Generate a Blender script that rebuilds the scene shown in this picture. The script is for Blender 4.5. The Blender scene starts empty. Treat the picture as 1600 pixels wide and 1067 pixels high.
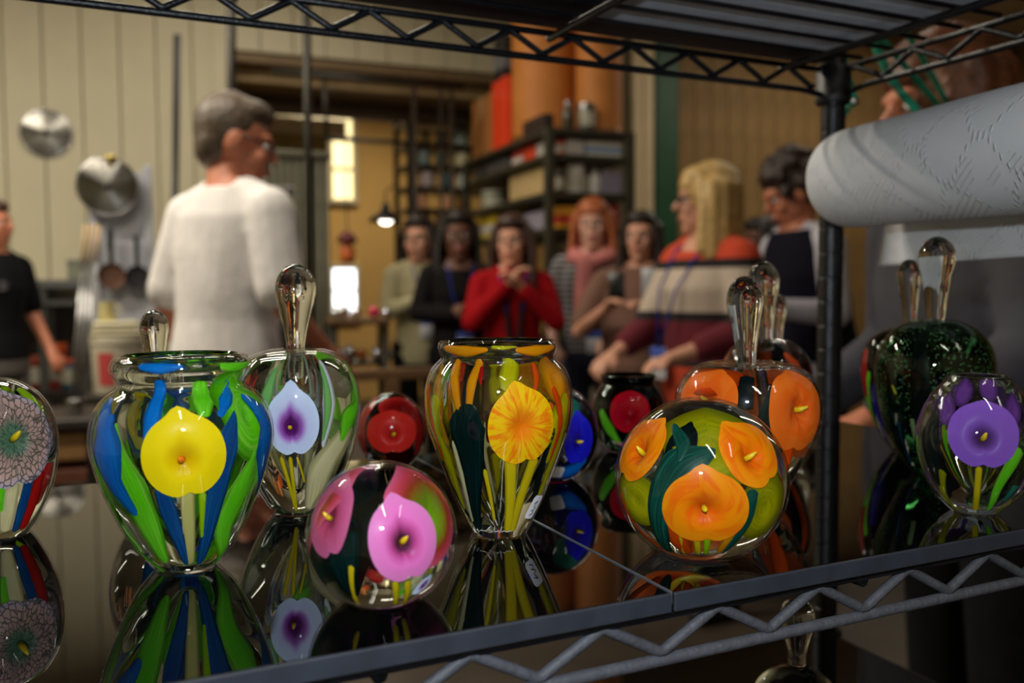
import bpy, math, random
import numpy as np
from mathutils import Vector, Matrix
random.seed(7)
rng = np.random.default_rng(7)
SC = bpy.context.scene
COL = SC.collection
R_ = math.radians

# ------------------------------------------------------------------ camera
FPX = 1375.0                               # focal length in pixels of the 1600x1067 frame
YAW, PITCH, ROLL = R_(21.6), R_(3.38), R_(-0.28)
RACK = R_(3.5)                             # the rack stands turned against the room
CAM = np.array([0.0, 0.0, 1.15])
_cy, _sy, _cp, _sp = math.cos(YAW), math.sin(YAW), math.cos(PITCH), math.sin(PITCH)
FW = np.array([_sy * _cp, _cy * _cp, -_sp]); RT = np.array([_cy, -_sy, 0.0]); UP = np.cross(RT, FW)
RT, UP = math.cos(ROLL) * RT + math.sin(ROLL) * UP, -math.sin(ROLL) * RT + math.cos(ROLL) * UP
cd = bpy.data.cameras.new('camera'); cam = bpy.data.objects.new('camera', cd); COL.objects.link(cam)
cam.matrix_world = Matrix(((RT[0], UP[0], -FW[0], CAM[0]), (RT[1], UP[1], -FW[1], CAM[1]),
                           (RT[2], UP[2], -FW[2], CAM[2]), (0, 0, 0, 1)))
cd.sensor_width = 23.5; cd.lens = 23.5 * FPX / 1600; cd.clip_start = 0.02
cd.dof.use_dof = True; cd.dof.focus_distance = 0.485; cd.dof.aperture_fstop = 3.8
SC.camera = cam

# ------------------------------------------------------------------ exposure, world, lamps
vs = SC.view_settings
vs.view_transform = 'Standard'; vs.look = 'None'; vs.gamma = 1; vs.use_curve_mapping = False; vs.exposure = 0.0
SC.cycles.max_bounces = 16; SC.cycles.transmission_bounces = 14; SC.cycles.transparent_max_bounces = 32
SC.cycles.glossy_bounces = 6; SC.cycles.diffuse_bounces = 4
SC.cycles.caustics_refractive = True; SC.cycles.caustics_reflective = True
SC.cycles.sample_clamp_indirect = 4.0; SC.cycles.blur_glossy = 0.3
wd = bpy.data.worlds.new('world'); SC.world = wd; wd.use_nodes = True
wd.node_tree.nodes['Background'].inputs[0].default_value = (0.9, 0.95, 1.0, 1)
wd.node_tree.nodes['Background'].inputs[1].default_value = 0.02

def area(name, loc, sx, sy, watts, col=(1, 1, 1), aim=(0, 0, -1), shape='RECTANGLE', roll=0):
    l = bpy.data.lights.new(name, 'AREA'); l.shape = shape; l.size = sx; l.size_y = sy
    l.energy = watts; l.color = col
    o = bpy.data.objects.new(name, l); COL.objects.link(o); o.location = loc
    q = Vector(aim).to_track_quat('-Z', 'Y'); o.rotation_euler = q.to_euler()
    if roll: o.rotation_euler.rotate_axis('Z', roll)
    return o
WARM = (1.0, 0.90, 0.74)
LAMPS = [  # ceiling tube fixtures: x, y, long side along y?, watts
    (-0.15, -1.3, True, 13), (1.0, -1.5, True, 5), (-0.4, 2.3, False, 40), (-1.6, 3.4, False, 76),
    (2.7, 2.9, False, 5), (0.5, 4.5, False, 19), (4.7, 4.5, False, 19)]
for i, (x, y, ly, w) in enumerate(LAMPS):
    area('tube_light', (x, y, 3.18), 0.09 if ly else 1.25, 1.25 if ly else 0.09, w, WARM if y > 0 else (1, .93, .82))
area('far_room_light', (1.7, 7.6, 3.0), 1.2, 0.3, 45, (1, .84, .55))
# the camera's own pop-up flash, just above the lens
_fl = CAM + UP * 0.085 + FW * 0.0
area('camera_flash', tuple(_fl), 0.035, 0.02, 2.5, (0.80, 0.90, 1.0), aim=tuple(FW), shape='ELLIPSE')

# ------------------------------------------------------------------ helpers: picture -> place
def ray(x, y): return FW + RT * (x - 800) / FPX - UP * (y - 533.5) / FPX
def at(x, y, d): return CAM + ray(x, y) * d
def pl(x, y, ax, v):
    r = ray(x, y); return CAM + r * (v - CAM[ax]) / r[ax]
def depth(p): return float((np.asarray(p) - CAM) @ FW)
def lin(c):
    return tuple((v / 255 / 12.92 if v <= 10 else ((v / 255 + 0.055) / 1.055) ** 2.4) for v in c)
_cR, _sR = math.cos(RACK), math.sin(RACK)
def rk(x, y, z): return np.array([_cR * x - _sR * y, _sR * x + _cR * y, z])   # rack frame -> world

# ------------------------------------------------------------------ helpers: materials
MATS = {}
def mat(name, rgb, rough=0.6, metal=0.0, noise=0.0, nscale=20.0, bump=0.0, bscale=60.0, spec=0.5, emit=None,
        trans=0.0, coat=0.0, aniso=None, ior=1.5):
    if name in MATS: return MATS[name]
    m = bpy.data.materials.new(name); m.use_nodes = True; MATS[name] = m
    nt = m.node_tree; b = nt.nodes['Principled BSDF']
    c = lin(rgb)
    b.inputs['Base Color'].default_value = (*c, 1); b.inputs['Roughness'].default_value = rough
    b.inputs['Metallic'].default_value = metal; b.inputs['Specular IOR Level'].default_value = spec
    b.inputs['IOR'].default_value = ior
    b.inputs['Coat Weight'].default_value = coat; b.inputs['Coat Roughness'].default_value = 0.05
    if emit:
        b.inputs['Emission Color'].default_value = (*lin(emit[:3]), 1); b.inputs['Emission Strength'].default_value = emit[3]
    tc = nt.nodes.new('ShaderNodeTexCoord')
    if noise:
        n = nt.nodes.new('ShaderNodeTexNoise'); n.inputs['Scale'].default_value = nscale; n.inputs['Detail'].default_value = 4
        nt.links.new(tc.outputs['Object'], n.inputs['Vector'])
        r = nt.nodes.new('ShaderNodeValToRGB')
        r.color_ramp.elements[0].position = 0.3; r.color_ramp.elements[1].position = 0.7
        r.color_ramp.elements[0].color = (*[max(0, v * (1 - noise)) for v in c], 1)
        r.color_ramp.elements[1].color = (*[min(1, v * (1 + noise)) for v in c], 1)
        nt.links.new(n.outputs['Fac'], r.inputs['Fac']); nt.links.new(r.outputs['Color'], b.inputs['Base Color'])
    if bump:
        n = nt.nodes.new('ShaderNodeTexNoise'); n.inputs['Scale'].default_value = bscale; n.inputs['Detail'].default_value = 3
        nt.links.new(tc.outputs['Object'], n.inputs['Vector'])
        bp = nt.nodes.new('ShaderNodeBump'); bp.inputs['Strength'].default_value = bump; bp.inputs['Distance'].default_value = 0.01
        nt.links.new(n.outputs['Fac'], bp.inputs['Height']); nt.links.new(bp.outputs['Normal'], b.inputs['Normal'])
    if trans:
        t = nt.nodes.new('ShaderNodeBsdfTranslucent'); t.inputs['Color'].default_value = (*c, 1)
        mx = nt.nodes.new('ShaderNodeMixShader'); mx.inputs[0].default_value = trans
        nt.links.new(b.outputs[0], mx.inputs[1]); nt.links.new(t.outputs[0], mx.inputs[2])
        nt.links.new(mx.outputs[0], nt.nodes['Material Output'].inputs[0])
    return m

# ------------------------------------------------------------------ helpers: meshes and objects
class MB:
    def __init__(self): self.v = []; self.f = []; self.uv = {}
    def add(self, v, f):
        o = len(self.v); self.v += [tuple(map(float, p)) for p in v]; self.f += [tuple(i + o for i in q) for q in f]
        return self
    def box(self, a, b, bev=0.0):
        (x0, y0, z0), (x1, y1, z1) = a, b
        x0, x1 = sorted((x0, x1)); y0, y1 = sorted((y0, y1)); z0, z1 = sorted((z0, z1))
        e = min(bev, (x1 - x0) * .45, (y1 - y0) * .45, (z1 - z0) * .45)
        if e <= 0:
            return self.add([(x, y, z) for z in (z0, z1) for y in (y0, y1) for x in (x0, x1)],
                            [(0, 2, 3, 1), (4, 5, 7, 6), (0, 1, 5, 4), (2, 6, 7, 3), (0, 4, 6, 2), (1, 3, 7, 5)])
        # chamfered box: rings of an octagon-like section
        def ring(z, s): return [(x0 + s + 0, y0 + e + 0, z), (x0 + e, y0 + s, z), (x1 - e, y0 + s, z), (x1 - s, y0 + e, z),
                                (x1 - s, y1 - e, z), (x1 - e, y1 - s, z), (x0 + e, y1 - s, z), (x0 + s, y1 - e, z)]
        rs = [ring(z0, e), ring(z0 + e, 0), ring(z1 - e, 0), ring(z1, e)]
        v = [p for r in rs for p in r]; f = [tuple(range(7, -1, -1)), tuple(range(24, 32))]
        for k in range(3):
            for i in range(8):
                j = (i + 1) % 8; f.append((k * 8 + i, k * 8 + j, k * 8 + 8 + j, k * 8 + 8 + i))
        return self.add(v, f)
    def tube(self, path, r, n=8, caps=True):
        P = [np.array(p, float) for p in path]; rr = r if hasattr(r, '__len__') else [r] * len(P)
        v = []; f = []; prev = None
        for i, p in enumerate(P):
            t = (P[min(i + 1, len(P) - 1)] - P[max(i - 1, 0)]); t /= (np.linalg.norm(t) or 1)
            if prev is None:
                a = np.cross(t, (0, 0, 1.0)); a = a if np.linalg.norm(a) > 1e-3 else np.cross(t, (1.0, 0, 0))
            else: a = prev - t * (prev @ t)
            a /= (np.linalg.norm(a) or 1); b = np.cross(t, a); prev = a
            for k in range(n):
                w = 2 * math.pi * k / n; v.append(p + (a * math.cos(w) + b * math.sin(w)) * rr[i])
        for i in range(len(P) - 1):
            for k in range(n):
                j = (k + 1) % n; f.append((i * n + k, i * n + j, i * n + n + j, i * n + n + k))
        if caps:
            f.append(tuple(range(n - 1, -1, -1))); f.append(tuple(range((len(P) - 1) * n, len(P) * n)))
        return self.add(v, f)
    def lathe(self, prof, n=32, c=(0, 0, 0), flip=False, lobes=0, amp=0.0):
        v = []; f = []; idx = []
        for r, z in prof:
            if r < 1e-6: idx.append([len(v)]); v.append((c[0], c[1], c[2] + z))
            else:
                idx.append(list(range(len(v), len(v) + n)))
                for k in range(n):
                    w = 2 * math.pi * k / n; q = r * (1 + amp * math.cos(lobes * w)) if lobes else r
                    v.append((c[0] + q * math.sin(w), c[1] - q * math.cos(w), c[2] + z))
        for a, b in zip(idx, idx[1:]):
            for k in range(n):
                j = (k + 1) % n
                if len(a) == 1 and len(b) == 1: continue
                if len(a) == 1: q = (a[0], b[j], b[k])
                elif len(b) == 1: q = (a[k], a[j], b[0])
                else: q = (a[k], a[j], b[j], b[k])
                f.append(q[::-1] if flip else q)
        return self.add(v, f)
    def cap(self, p0, r0, p1, r1, n=12, m=4):
        p0 = np.array(p0, float); p1 = np.array(p1, float); t = p1 - p0; L = np.linalg.norm(t)
        t = t / L if L > 1e-6 else np.array([0, 0, 1.0])
        path = []; rad = []
        for i in range(m + 1):
            w = math.pi / 2 * i / m; path.append(p0 - t * r0 * math.cos(w)); rad.append(max(r0 * math.sin(w), r0 * .04))
        for i in range(m + 1):
            w = math.pi / 2 * i / m; path.append(p1 + t * r1 * math.sin(w)); rad.append(max(r1 * math.cos(w), r1 * .04))
        return self.tube(path, rad, n)
    def ell(self, c, r, n=16, m=10, M=None):
        v = []; f = []
        prof = [(math.sin(math.pi * i / m), -math.cos(math.pi * i / m)) for i in range(m + 1)]
        t = MB().lathe([(max(a, 0) if 0 < i < m else 0, z) for i, (a, z) in enumerate(prof)], n)
        P = np.array(t.v) * np.array(r)
        if M is not None: P = P @ np.array(M).T
        return self.add(P + np.array(c), t.f)
    def loft(self, rings, n=20):
        """rings: (z, rx, ry, cx, cy) closed at both ends"""
        v = []; f = []
        for z, rx, ry, cx, cy in rings:
            for k in range(n):
                w = 2 * math.pi * k / n; v.append((cx + rx * math.cos(w), cy + ry * math.sin(w), z))
        for i in range(len(rings) - 1):
            for k in range(n):
                j = (k + 1) % n; f.append((i * n + k, i * n + j, i * n + n + j, i * n + n + k))
        f.append(tuple(range(n - 1, -1, -1))); f.append(tuple(range((len(rings) - 1) * n, len(rings) * n)))
        return self.add(v, f)
    def map(self, fn): self.v = [tuple(fn(np.array(p))) for p in self.v]; return self
    def mesh(self, name, m=None, smooth=True):
        me = bpy.data.meshes.new(name); me.from_pydata(self.v, [], self.f); me.update()
        if m: me.materials.append(m)
        if smooth: me.polygons.foreach_set('use_smooth', [True] * len(me.polygons))
        return me
    def build(self, name, m=None, parent=None, smooth=True, loc=None, sharp=None):
        me = self.mesh(name, m, smooth)
        if smooth and sharp:
            me.set_sharp_from_angle(angle=R_(sharp))
        o = bpy.data.objects.new(name, me); COL.objects.link(o)
        if parent is not None: o.parent = parent
        if loc is not None: o.location = loc
        return o

def tag(o, label=None, cat=None, group=None, kind=None):
    for k, v in (('label', label), ('category', cat), ('group', group), ('kind', kind)):
        if v: o[k] = v
    return o
def thing(name, label, cat, loc=(0, 0, 0), rz=0, group=None):
    o = bpy.data.objects.new(name, None); o.empty_display_size = 0.05; COL.objects.link(o)
    o.location = tuple(map(float, loc)); o.rotation_euler = (0, 0, rz)
    return tag(o, label, cat, group)
def piece(me, name, parent, loc=(0, 0, 0)):
    o = bpy.data.objects.new(name, me); COL.objects.link(o); o.parent = parent; o.location = loc; return o
def bake(o, voxel, smooth=4, sub=0):
    """union the overlapping shapes into one continuous skin"""
    md = o.modifiers.new('remesh', 'REMESH'); md.mode = 'VOXEL'; md.voxel_size = voxel; md.use_smooth_shade = True
    if smooth:
        s = o.modifiers.new('smooth', 'SMOOTH'); s.factor = 0.5; s.iterations = smooth
    dg = bpy.context.evaluated_depsgraph_get()
    me = bpy.data.meshes.new_from_object(o.evaluated_get(dg))
    old = o.data; mats = list(old.materials); o.modifiers.clear(); o.data = me; bpy.data.meshes.remove(old)
    if not me.materials:
        for m in mats: me.materials.append(m)
    me.polygons.foreach_set('use_smooth', [True] * len(me.polygons))
    return o
def spline(P, n):
    P = np.array(P, float)
    if len(P) == 2: return np.array([P[0] + (P[1] - P[0]) * t for t in np.linspace(0, 1, n)])
    Q = np.vstack([2 * P[0] - P[1], P, 2 * P[-1] - P[-2]]); out = []
    for t in np.linspace(0, len(P) - 1 - 1e-9, n):
        i = int(t); u = t - i; a, b, c, d = Q[i:i + 4]
        out.append(.5 * (2 * b + (c - a) * u + (2 * a - 5 * b + 4 * c - d) * u * u + (3 * b - a - 3 * c + d) * u ** 3))
    return np.array(out)


# ================================================================== the room
YB = 5.8                                    # back wall of the workshop
M_CREAM = mat('cream_paint', (192, 184, 156), .55, noise=.05, nscale=3, bump=.15, bscale=40)
M_GROOVE = mat('groove_shadow_gap', (120, 110, 84), .9)
M_BEIGE = mat('beige_board', (196, 160, 100), .8, noise=.06, nscale=2)
M_BROWN = mat('brown_board', (150, 118, 70), .7, noise=.18, nscale=5)
M_CONC = mat('concrete_floor', (62, 52, 42), .6, noise=.25, nscale=4, bump=.2)
M_CEIL = mat('ceiling_paint', (200, 192, 172), .8, noise=.04)
M_BLACK = mat('black_paint', (14, 14, 17), .45, noise=.3, nscale=30)
M_PIPE = mat('dark_pipe', (46, 44, 38), .4, .6, noise=.2, nscale=15)
M_STEEL = mat('plain_steel', (165, 165, 165), .28, 1.0, noise=.12, nscale=25)
M_WOODB = mat('brown_timber', (104, 74, 44), .6, noise=.25, nscale=8)

def struct(name, mb, m, smooth=False):
    return tag(mb.build(name, m, None, smooth), kind='structure')
struct('floor', MB().box((-3.4, -2.7, -.1), (7.4, 9.7, 0)), M_CONC)
struct('ceiling', MB().box((-3.4, -2.7, 3.3), (7.4, 9.7, 3.4)), M_CEIL)
struct('wall_left', MB().box((-3.4, -2.7, 0), (-3.2, YB, 3.3)), M_CREAM)
struct('wall_front', MB().box((-3.4, -2.7, 0), (7.4, -2.5, 3.3)), M_CREAM)
struct('wall_right', MB().box((7.2, -2.5, 0), (7.4, 9.7, 3.3)), M_BROWN)
XJ = pl(362, 300, 1, YB)[0]; XK = XJ + 2.25     # the wide opening
ZO = 2.64
wb = MB().box((-3.2, YB, 0), (XJ, YB + .15, 3.3)).box((XJ, YB, ZO), (XK, YB + .15, 3.3)).box((XK, YB, 0), (7.2, YB + .15, 3.3))
WB = struct('wall_back', wb, M_GROOVE)
pk = MB().box((.003, -.016, 0), (.200, 0, 3.3), .004).mesh('plank', M_CREAM, False)
pk2 = MB().box((.003, -.016, 0), (.200, 0, 3.3 - ZO), .004).mesh('plank', M_CREAM, False)
pb = MB().box((.002, -.018, 0), (.148, 0, 3.3), .004).mesh('plank', M_BROWN, False)
X0 = pl(8, 200, 1, YB)[0]
k0 = math.floor((-3.2 - X0) / .203) + 1
x = X0 + k0 * .203
while x < XJ - .20: piece(pk, 'plank', WB, (x, YB, 0)); x += .203
while x < XK - .02: piece(pk2, 'plank', WB, (x, YB, ZO)); x += .203
XC0, XC1 = pl(985, 200, 1, YB)[0], pl(1019, 200, 1, YB)[0]
while x < XC0 - .203: piece(pk, 'plank', WB, (x, YB, 0)); x += .203
XG = pl(1054, 200, 1, YB)[0]
x = XG + .02
while x < 7.05: piece(pb, 'plank', WB, (x, YB, 0)); x += .15
# casing boards between shelves and brown boards
M_TRIM = mat('cream_trim', (250, 226, 182), .5, noise=.05)
M_GREEN = mat('green_paint', (42, 92, 60), .5, noise=.15, nscale=6)
tr = struct('trim_1', MB().box((XC0, YB - .05, 0), (XC0 + (XC1 - XC0) * .42, YB, 3.3), .01), M_TRIM)
tr = struct('trim_2', MB().box((XC0 + (XC1 - XC0) * .48, YB - .04, 0), (XC1, YB, 3.3), .01), M_TRIM)
tr = struct('trim_3', MB().box((XC1, YB - .06, 0), (XG, YB, 3.3), .01), M_GREEN)
# jamb and header timbers of the opening
struct('trim_4', MB().box((XJ - .1, YB - .03, 0), (XJ + .02, YB + .16, 3.3), .008), M_CREAM)
struct('trim_5', MB().box((XJ, YB + .02, ZO - .06), (XK, YB + .2, ZO + .01), .01), mat('header_timber', (120, 98, 68), .6, noise=.15, nscale=6))
struct('trim_6', MB().box((XJ, YB + .16, ZO - .15), (XK, YB + .5, ZO - .07), .01), mat('header_timber_pale', (150, 126, 86), .6, noise=.15, nscale=6))
struct('trim_7', MB().box((XJ, YB + .5, ZO - .26), (XK, YB + .62, ZO - .13), .01), mat('header_timber_dark', (70, 56, 36), .6, noise=.2, nscale=6))
# the room beyond
YF = 9.2
struct('wall_far', MB().box((-1.6, YF, 0), (5.2, YF + .15, 3.3)), M_BEIGE)
struct('wall_far_left', MB().box((-1.6, YB + .15, 0), (-1.45, YF, 3.3)), M_BEIGE)
struct('wall_far_right', MB().box((5.05, YB + .15, 0), (5.2, YF, 3.3)), M_BEIGE)
M_OLIVE = mat('olive_panel', (170, 152, 92), .7, noise=.06)
wp = thing('partition', 'olive yellow panelled partition seen above the corrugated screen', 'partition', (pl(372, 200, 1, 7.4)[0], 7.4, 0))
xr = pl(512, 200, 1, 7.4)[0] - wp.location.x
MB().box((0, 0, 0), (xr, .06, 2.52)).build('core', M_GROOVE, wp, False)
for i in range(4):
    MB().box((xr * i / 4 + .004, -.015, 0), (xr * (i + 1) / 4 - .004, 0, 2.5), .004).build('panel', M_OLIVE, wp, False)
MB().box((-.02, -.05, 2.42), (xr + .15, .1, 2.56), .01).build('top_rail', mat('white_rail', (222, 212, 190), .5), wp, False)
# added framed panels in the far room, glowing in place of lit surfaces
M_GLOW_WARM = mat('warm_glow', (255, 244, 206), .3, emit=(255, 236, 176, 1.5))
M_GLOW_WHITE = mat('white_glow', (255, 255, 255), .3, emit=(238, 244, 255, 3.0))
M_SURROUND = mat('white_surround', (190, 180, 156), .5)
def glow_panel(name, x0, x1, rows, Y, m):
    ys = [y for r in rows for y in r]
    a = pl(x0, min(ys), 1, Y); b = pl(x1, max(ys), 1, Y)
    fr = MB()
    for (u0, u1, w0, w1) in ((a[0] - .05, a[0], b[2] - .05, a[2] + .05), (b[0], b[0] + .05, b[2] - .05, a[2] + .05),
                             (a[0], b[0], a[2], a[2] + .05), (a[0], b[0], b[2] - .05, b[2])):
        fr.box((u0, Y - .05, w0), (u1, Y + .03, w1), .006)
    for (ra, rb) in zip(rows, rows[1:]):
        z1 = pl(x0, ra[1], 1, Y)[2]; z0 = pl(x0, rb[0], 1, Y)[2]; fr.box((a[0], Y - .05, z0), (b[0], Y + .03, z1), .006)
    w = tag(fr.build(name, M_SURROUND, None, False), kind='structure')
    for r in rows:
        p = pl(x0, r[0], 1, Y); q = pl(x1, r[1], 1, Y)
        MB().box((p[0], Y, q[2]), (q[0], Y + .012, p[2])).build('pane', m, w, False)
    return w
glow_panel('glow_panel_1', 517, 551, ((174, 213), (219, 262), (266, 312)), YF - .04, M_GLOW_WARM)  # added glow standing in for a brightly lit white column
glow_panel('glow_panel_2', 519, 556, ((420, 452), (456, 490)), YF - .04, M_GLOW_WHITE)  # added glow standing in for bright white reflections
# ceiling tube fixtures
M_FIX = mat('fixture_white', (220, 220, 216), .4)
M_TUBE = mat('tube_lit', (255, 250, 240), .3, emit=(255, 244, 224, 2.0))
for i, (x, y, ly, w) in enumerate(LAMPS):
    f = thing('ceiling_light', ['ceiling tube fixture nearest above the rack front', 'ceiling tube fixture behind and right of the camera',
        'ceiling tube fixture above the man in white', 'ceiling tube fixture near the left wall', 'ceiling tube fixture over the crowd',
        'ceiling tube fixture by the wide opening', 'ceiling tube fixture by the brown boards'][i], 'ceiling light', (x, y, 3.3), R_(90) if ly else 0)
    MB().box((-.66, -.08, -.05), (.66, .08, 0), .01).build('housing', M_FIX, f, False)
    for s in (-.04, .04): MB().tube([(-.6, s, -.075), (.6, s, -.075)], .013, 10).build('tube', M_TUBE, f)

# ================================================================== the wire rack
PX, PY = .704, .705                          # far right post, in the rack's own frame
ZS, ZU = 1.0067, 1.381
XL, YN = -.225, .343                         # left end, near long side
RK = thing('wire_rack', 'black wire storage rack with zigzag trusses, posts and ribbed shelves', 'rack', (0, 0, 0), RACK)
M_RACK = mat('black_epoxy', (9, 11, 17), .38, noise=.2, nscale=120, bump=.1, bscale=400, spec=.5)
M_RACKLIT = mat('flashlit_black_epoxy', (76, 77, 83), .6, noise=.2, nscale=150, bump=.15, bscale=400)  # lighter copy of black_epoxy, the flash's light put into the colour
M_PLUG = mat('black_plastic', (7, 8, 11), .5, bump=.1)
for (x, y) in ((PX, PY), (XL + .02, PY), (PX, YN + .018), (XL + .02, YN + .018)):
    po = MB(); prof = []
    z = 0.02
    while z < 1.95:
        prof += [(.0127, z), (.0127, z + .0225), (.0121, z + .0232), (.0121, z + .0247)]; z += .0254
    po.lathe(prof + [(.0127, z), (0, z + .004)], 20, (x, y, 0)).build('post', M_RACK, RK, sharp=40)
    MB().lathe([(0, 0), (.02, .002), (.02, .012), (.008, .016), (.008, .03)], 16, (x, y, 0)).build('foot', M_PLUG, RK)
def zig(a, b, zt, zb, per, off, n0, n1, r, y=True, bend=.003):
    """zigzag truss wire along one side; valley at off + k*per"""
    P = []
    for k in range(n0, n1):
        for u, z, s in ((off + k * per, zb, 1), (off + (k + .5) * per, zt, -1)):
            for du, dz in ((-bend, .38 * bend), (-bend * .45, .06 * bend), (bend * .45, .06 * bend), (bend, .38 * bend)):
                P.append((u + du, z + s * dz))
    P = [p for p in P if a <= p[0] <= b]
    return [(u, y, z) for u, z in P]
def wire_shelf(zt, lower, per, off, flip_y, flashlit):
    sh = thing('wire_shelf', None, None); sh.parent = RK
    zb = zt - .0225; m = M_RACK
    for nm, y in (('near', YN), ('far', PY)):
        d = M_RACKLIT if (flashlit and nm == 'near') else M_RACK
        MB().tube([(XL + .03, y, zt), (PX - .02, y, zt)], .0031, 8).build('rail_wire', M_RACK, sh)
        e0, e1 = XL + .02, PX
        MB().tube([(e0 + .012, y + (.0 if nm == 'far' else 0), zb - .004), (e0 + .04, y, zb), (e1 - .045, y, zb), (e1 - .03, y, zb - .0015), (e1 - .012, y, zb - .004)], .0032, 8).build('rail_wire', d, sh)
        MB().tube(zig(e0 + .02, e1 - .022, zt - .002, zb + .004, per, off, -9, 14, .0029, y), .0028, 8).build('truss_wire', d, sh)
    for x in (XL + .02, PX):
        MB().tube([(x, YN + .02, zt), (x, PY - .02, zt)], .0031, 8).build('rail_wire', M_RACK, sh)
        MB().tube([(x, YN + .03, zb - .004), (x, YN + .06, zb), (x, PY - .045, zb), (x, PY - .012, zb - .004)], .0032, 8).build('rail_wire', M_RACK, sh)
        P = zig(YN + .03, PY - .022, zt - .002, zb + .004, .0715, PY - .0645, -8, 2, .0029, 0)
        MB().tube([(x, p[0], p[2]) for p in P], .0028, 8).build('truss_wire', M_RACK, sh)
    for x in (XL + .02, PX):
        for y in (YN + .018, PY):
            MB().lathe([(.0165, zt - .034), (.0185, zt - .030), (.0185, zt - .026), (.0178, zt - .0255), (.0178, zt + .004), (.015, zt + .006), (.0128, zt + .006)], 20, (x, y, 0)).build('collar', M_PLUG, sh)
    w = MB().tube([(0, 0, 0), (PX - XL - .03, 0, 0)], .0022, 6).mesh('deck_wire', M_RACK)
    y = YN + .02; step = .0254 if lower else .0375
    while y < PY - .006: piece(w, 'deck_wire', sh, (XL + .025, y, zt + .0035)); y += step
    cb = MB().tube([(0, YN, 0), (0, PY + .004, 0)], .0036, 8).mesh('cross_bar', M_RACK)
    for x in (.37, .636, .10, -.15): piece(cb, 'cross_bar', sh, (x, 0, zt - .0035))
    return sh
wire_shelf(ZU - .0045, False, .0625, .2360, True, False)
wire_shelf(ZS - .0115, True, .0657, .1730, False, True)
wire_shelf(.775, True, .0657, .1730, False, False)
wire_shelf(.18, True, .0657, .1730, False, False)

# panels lying on the shelves
M_ACRYL = mat('black_acrylic', (5, 5, 6), .012, noise=.0, ior=1.62, spec=.62)
M_ACRE = mat('acrylic_edge', (48, 52, 61), .4, noise=.15, nscale=90)
def panel(name, label, x0, x1, y0, y1, z0, z1, m, me=None):
    c = rk((x0 + x1) / 2, (y0 + y1) / 2, z0); t = thing(name, label, 'panel', c, RACK)
    hx, hy = (x1 - x0) / 2, (y1 - y0) / 2
    MB().box((-hx, -hy, 0), (hx, hy, z1 - z0), .0006).build('sheet', m, t, False)
    if me:
        if x0 > 0:
            MB().box((-hx - .0009, -hy, -.001), (-hx, hy, z1 - z0 + .0004), .0002).build('cut_edge', mat('cut_edge', (84, 88, 94), .4), t, False)
        MB().box((-hx, -hy - .0022, -.004), (hx, -hy, z1 - z0 + .0002), .0006).build('edge_strip', me, t, False)
    return t
panel('acrylic_panel', 'glossy black acrylic panel under the pink and yellow pieces', XL - .012, .2400, .338, .7225, ZS - .005, ZS, M_ACRYL, M_ACRE)
panel('acrylic_panel', 'glossy black acrylic panel under the orange and purple pieces', .2416, PX + .016, .338, .7225, ZS - .005, ZS, M_ACRYL, M_ACRE)
M_LINER = mat('grey_liner', (196, 202, 212), .55, noise=.12, nscale=60)
panel('shelf_liner', 'black plastic liner sheet on the left of the upper wire shelf', XL, .385, .345, .716, ZU + .0035, ZU + .0065, mat('black_liner', (18, 18, 21), .5))
panel('shelf_liner', 'pale grey plastic liner sheet on the right of the upper wire shelf', .387, .664, .345, .672, ZU + .0035, ZU + .0065, M_LINER)
panel('shelf_liner', 'narrow black strip along the back of the upper wire shelf', .387, .69, .674, .716, ZU + .0035, ZU + .0065, mat('black_liner', (18, 18, 21), .5))
panel('acrylic_panel', 'black acrylic panel of the shelf below the flower glass', XL - .005, PX - .02, .345, .70, .7835, .788, M_ACRYL)

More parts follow.
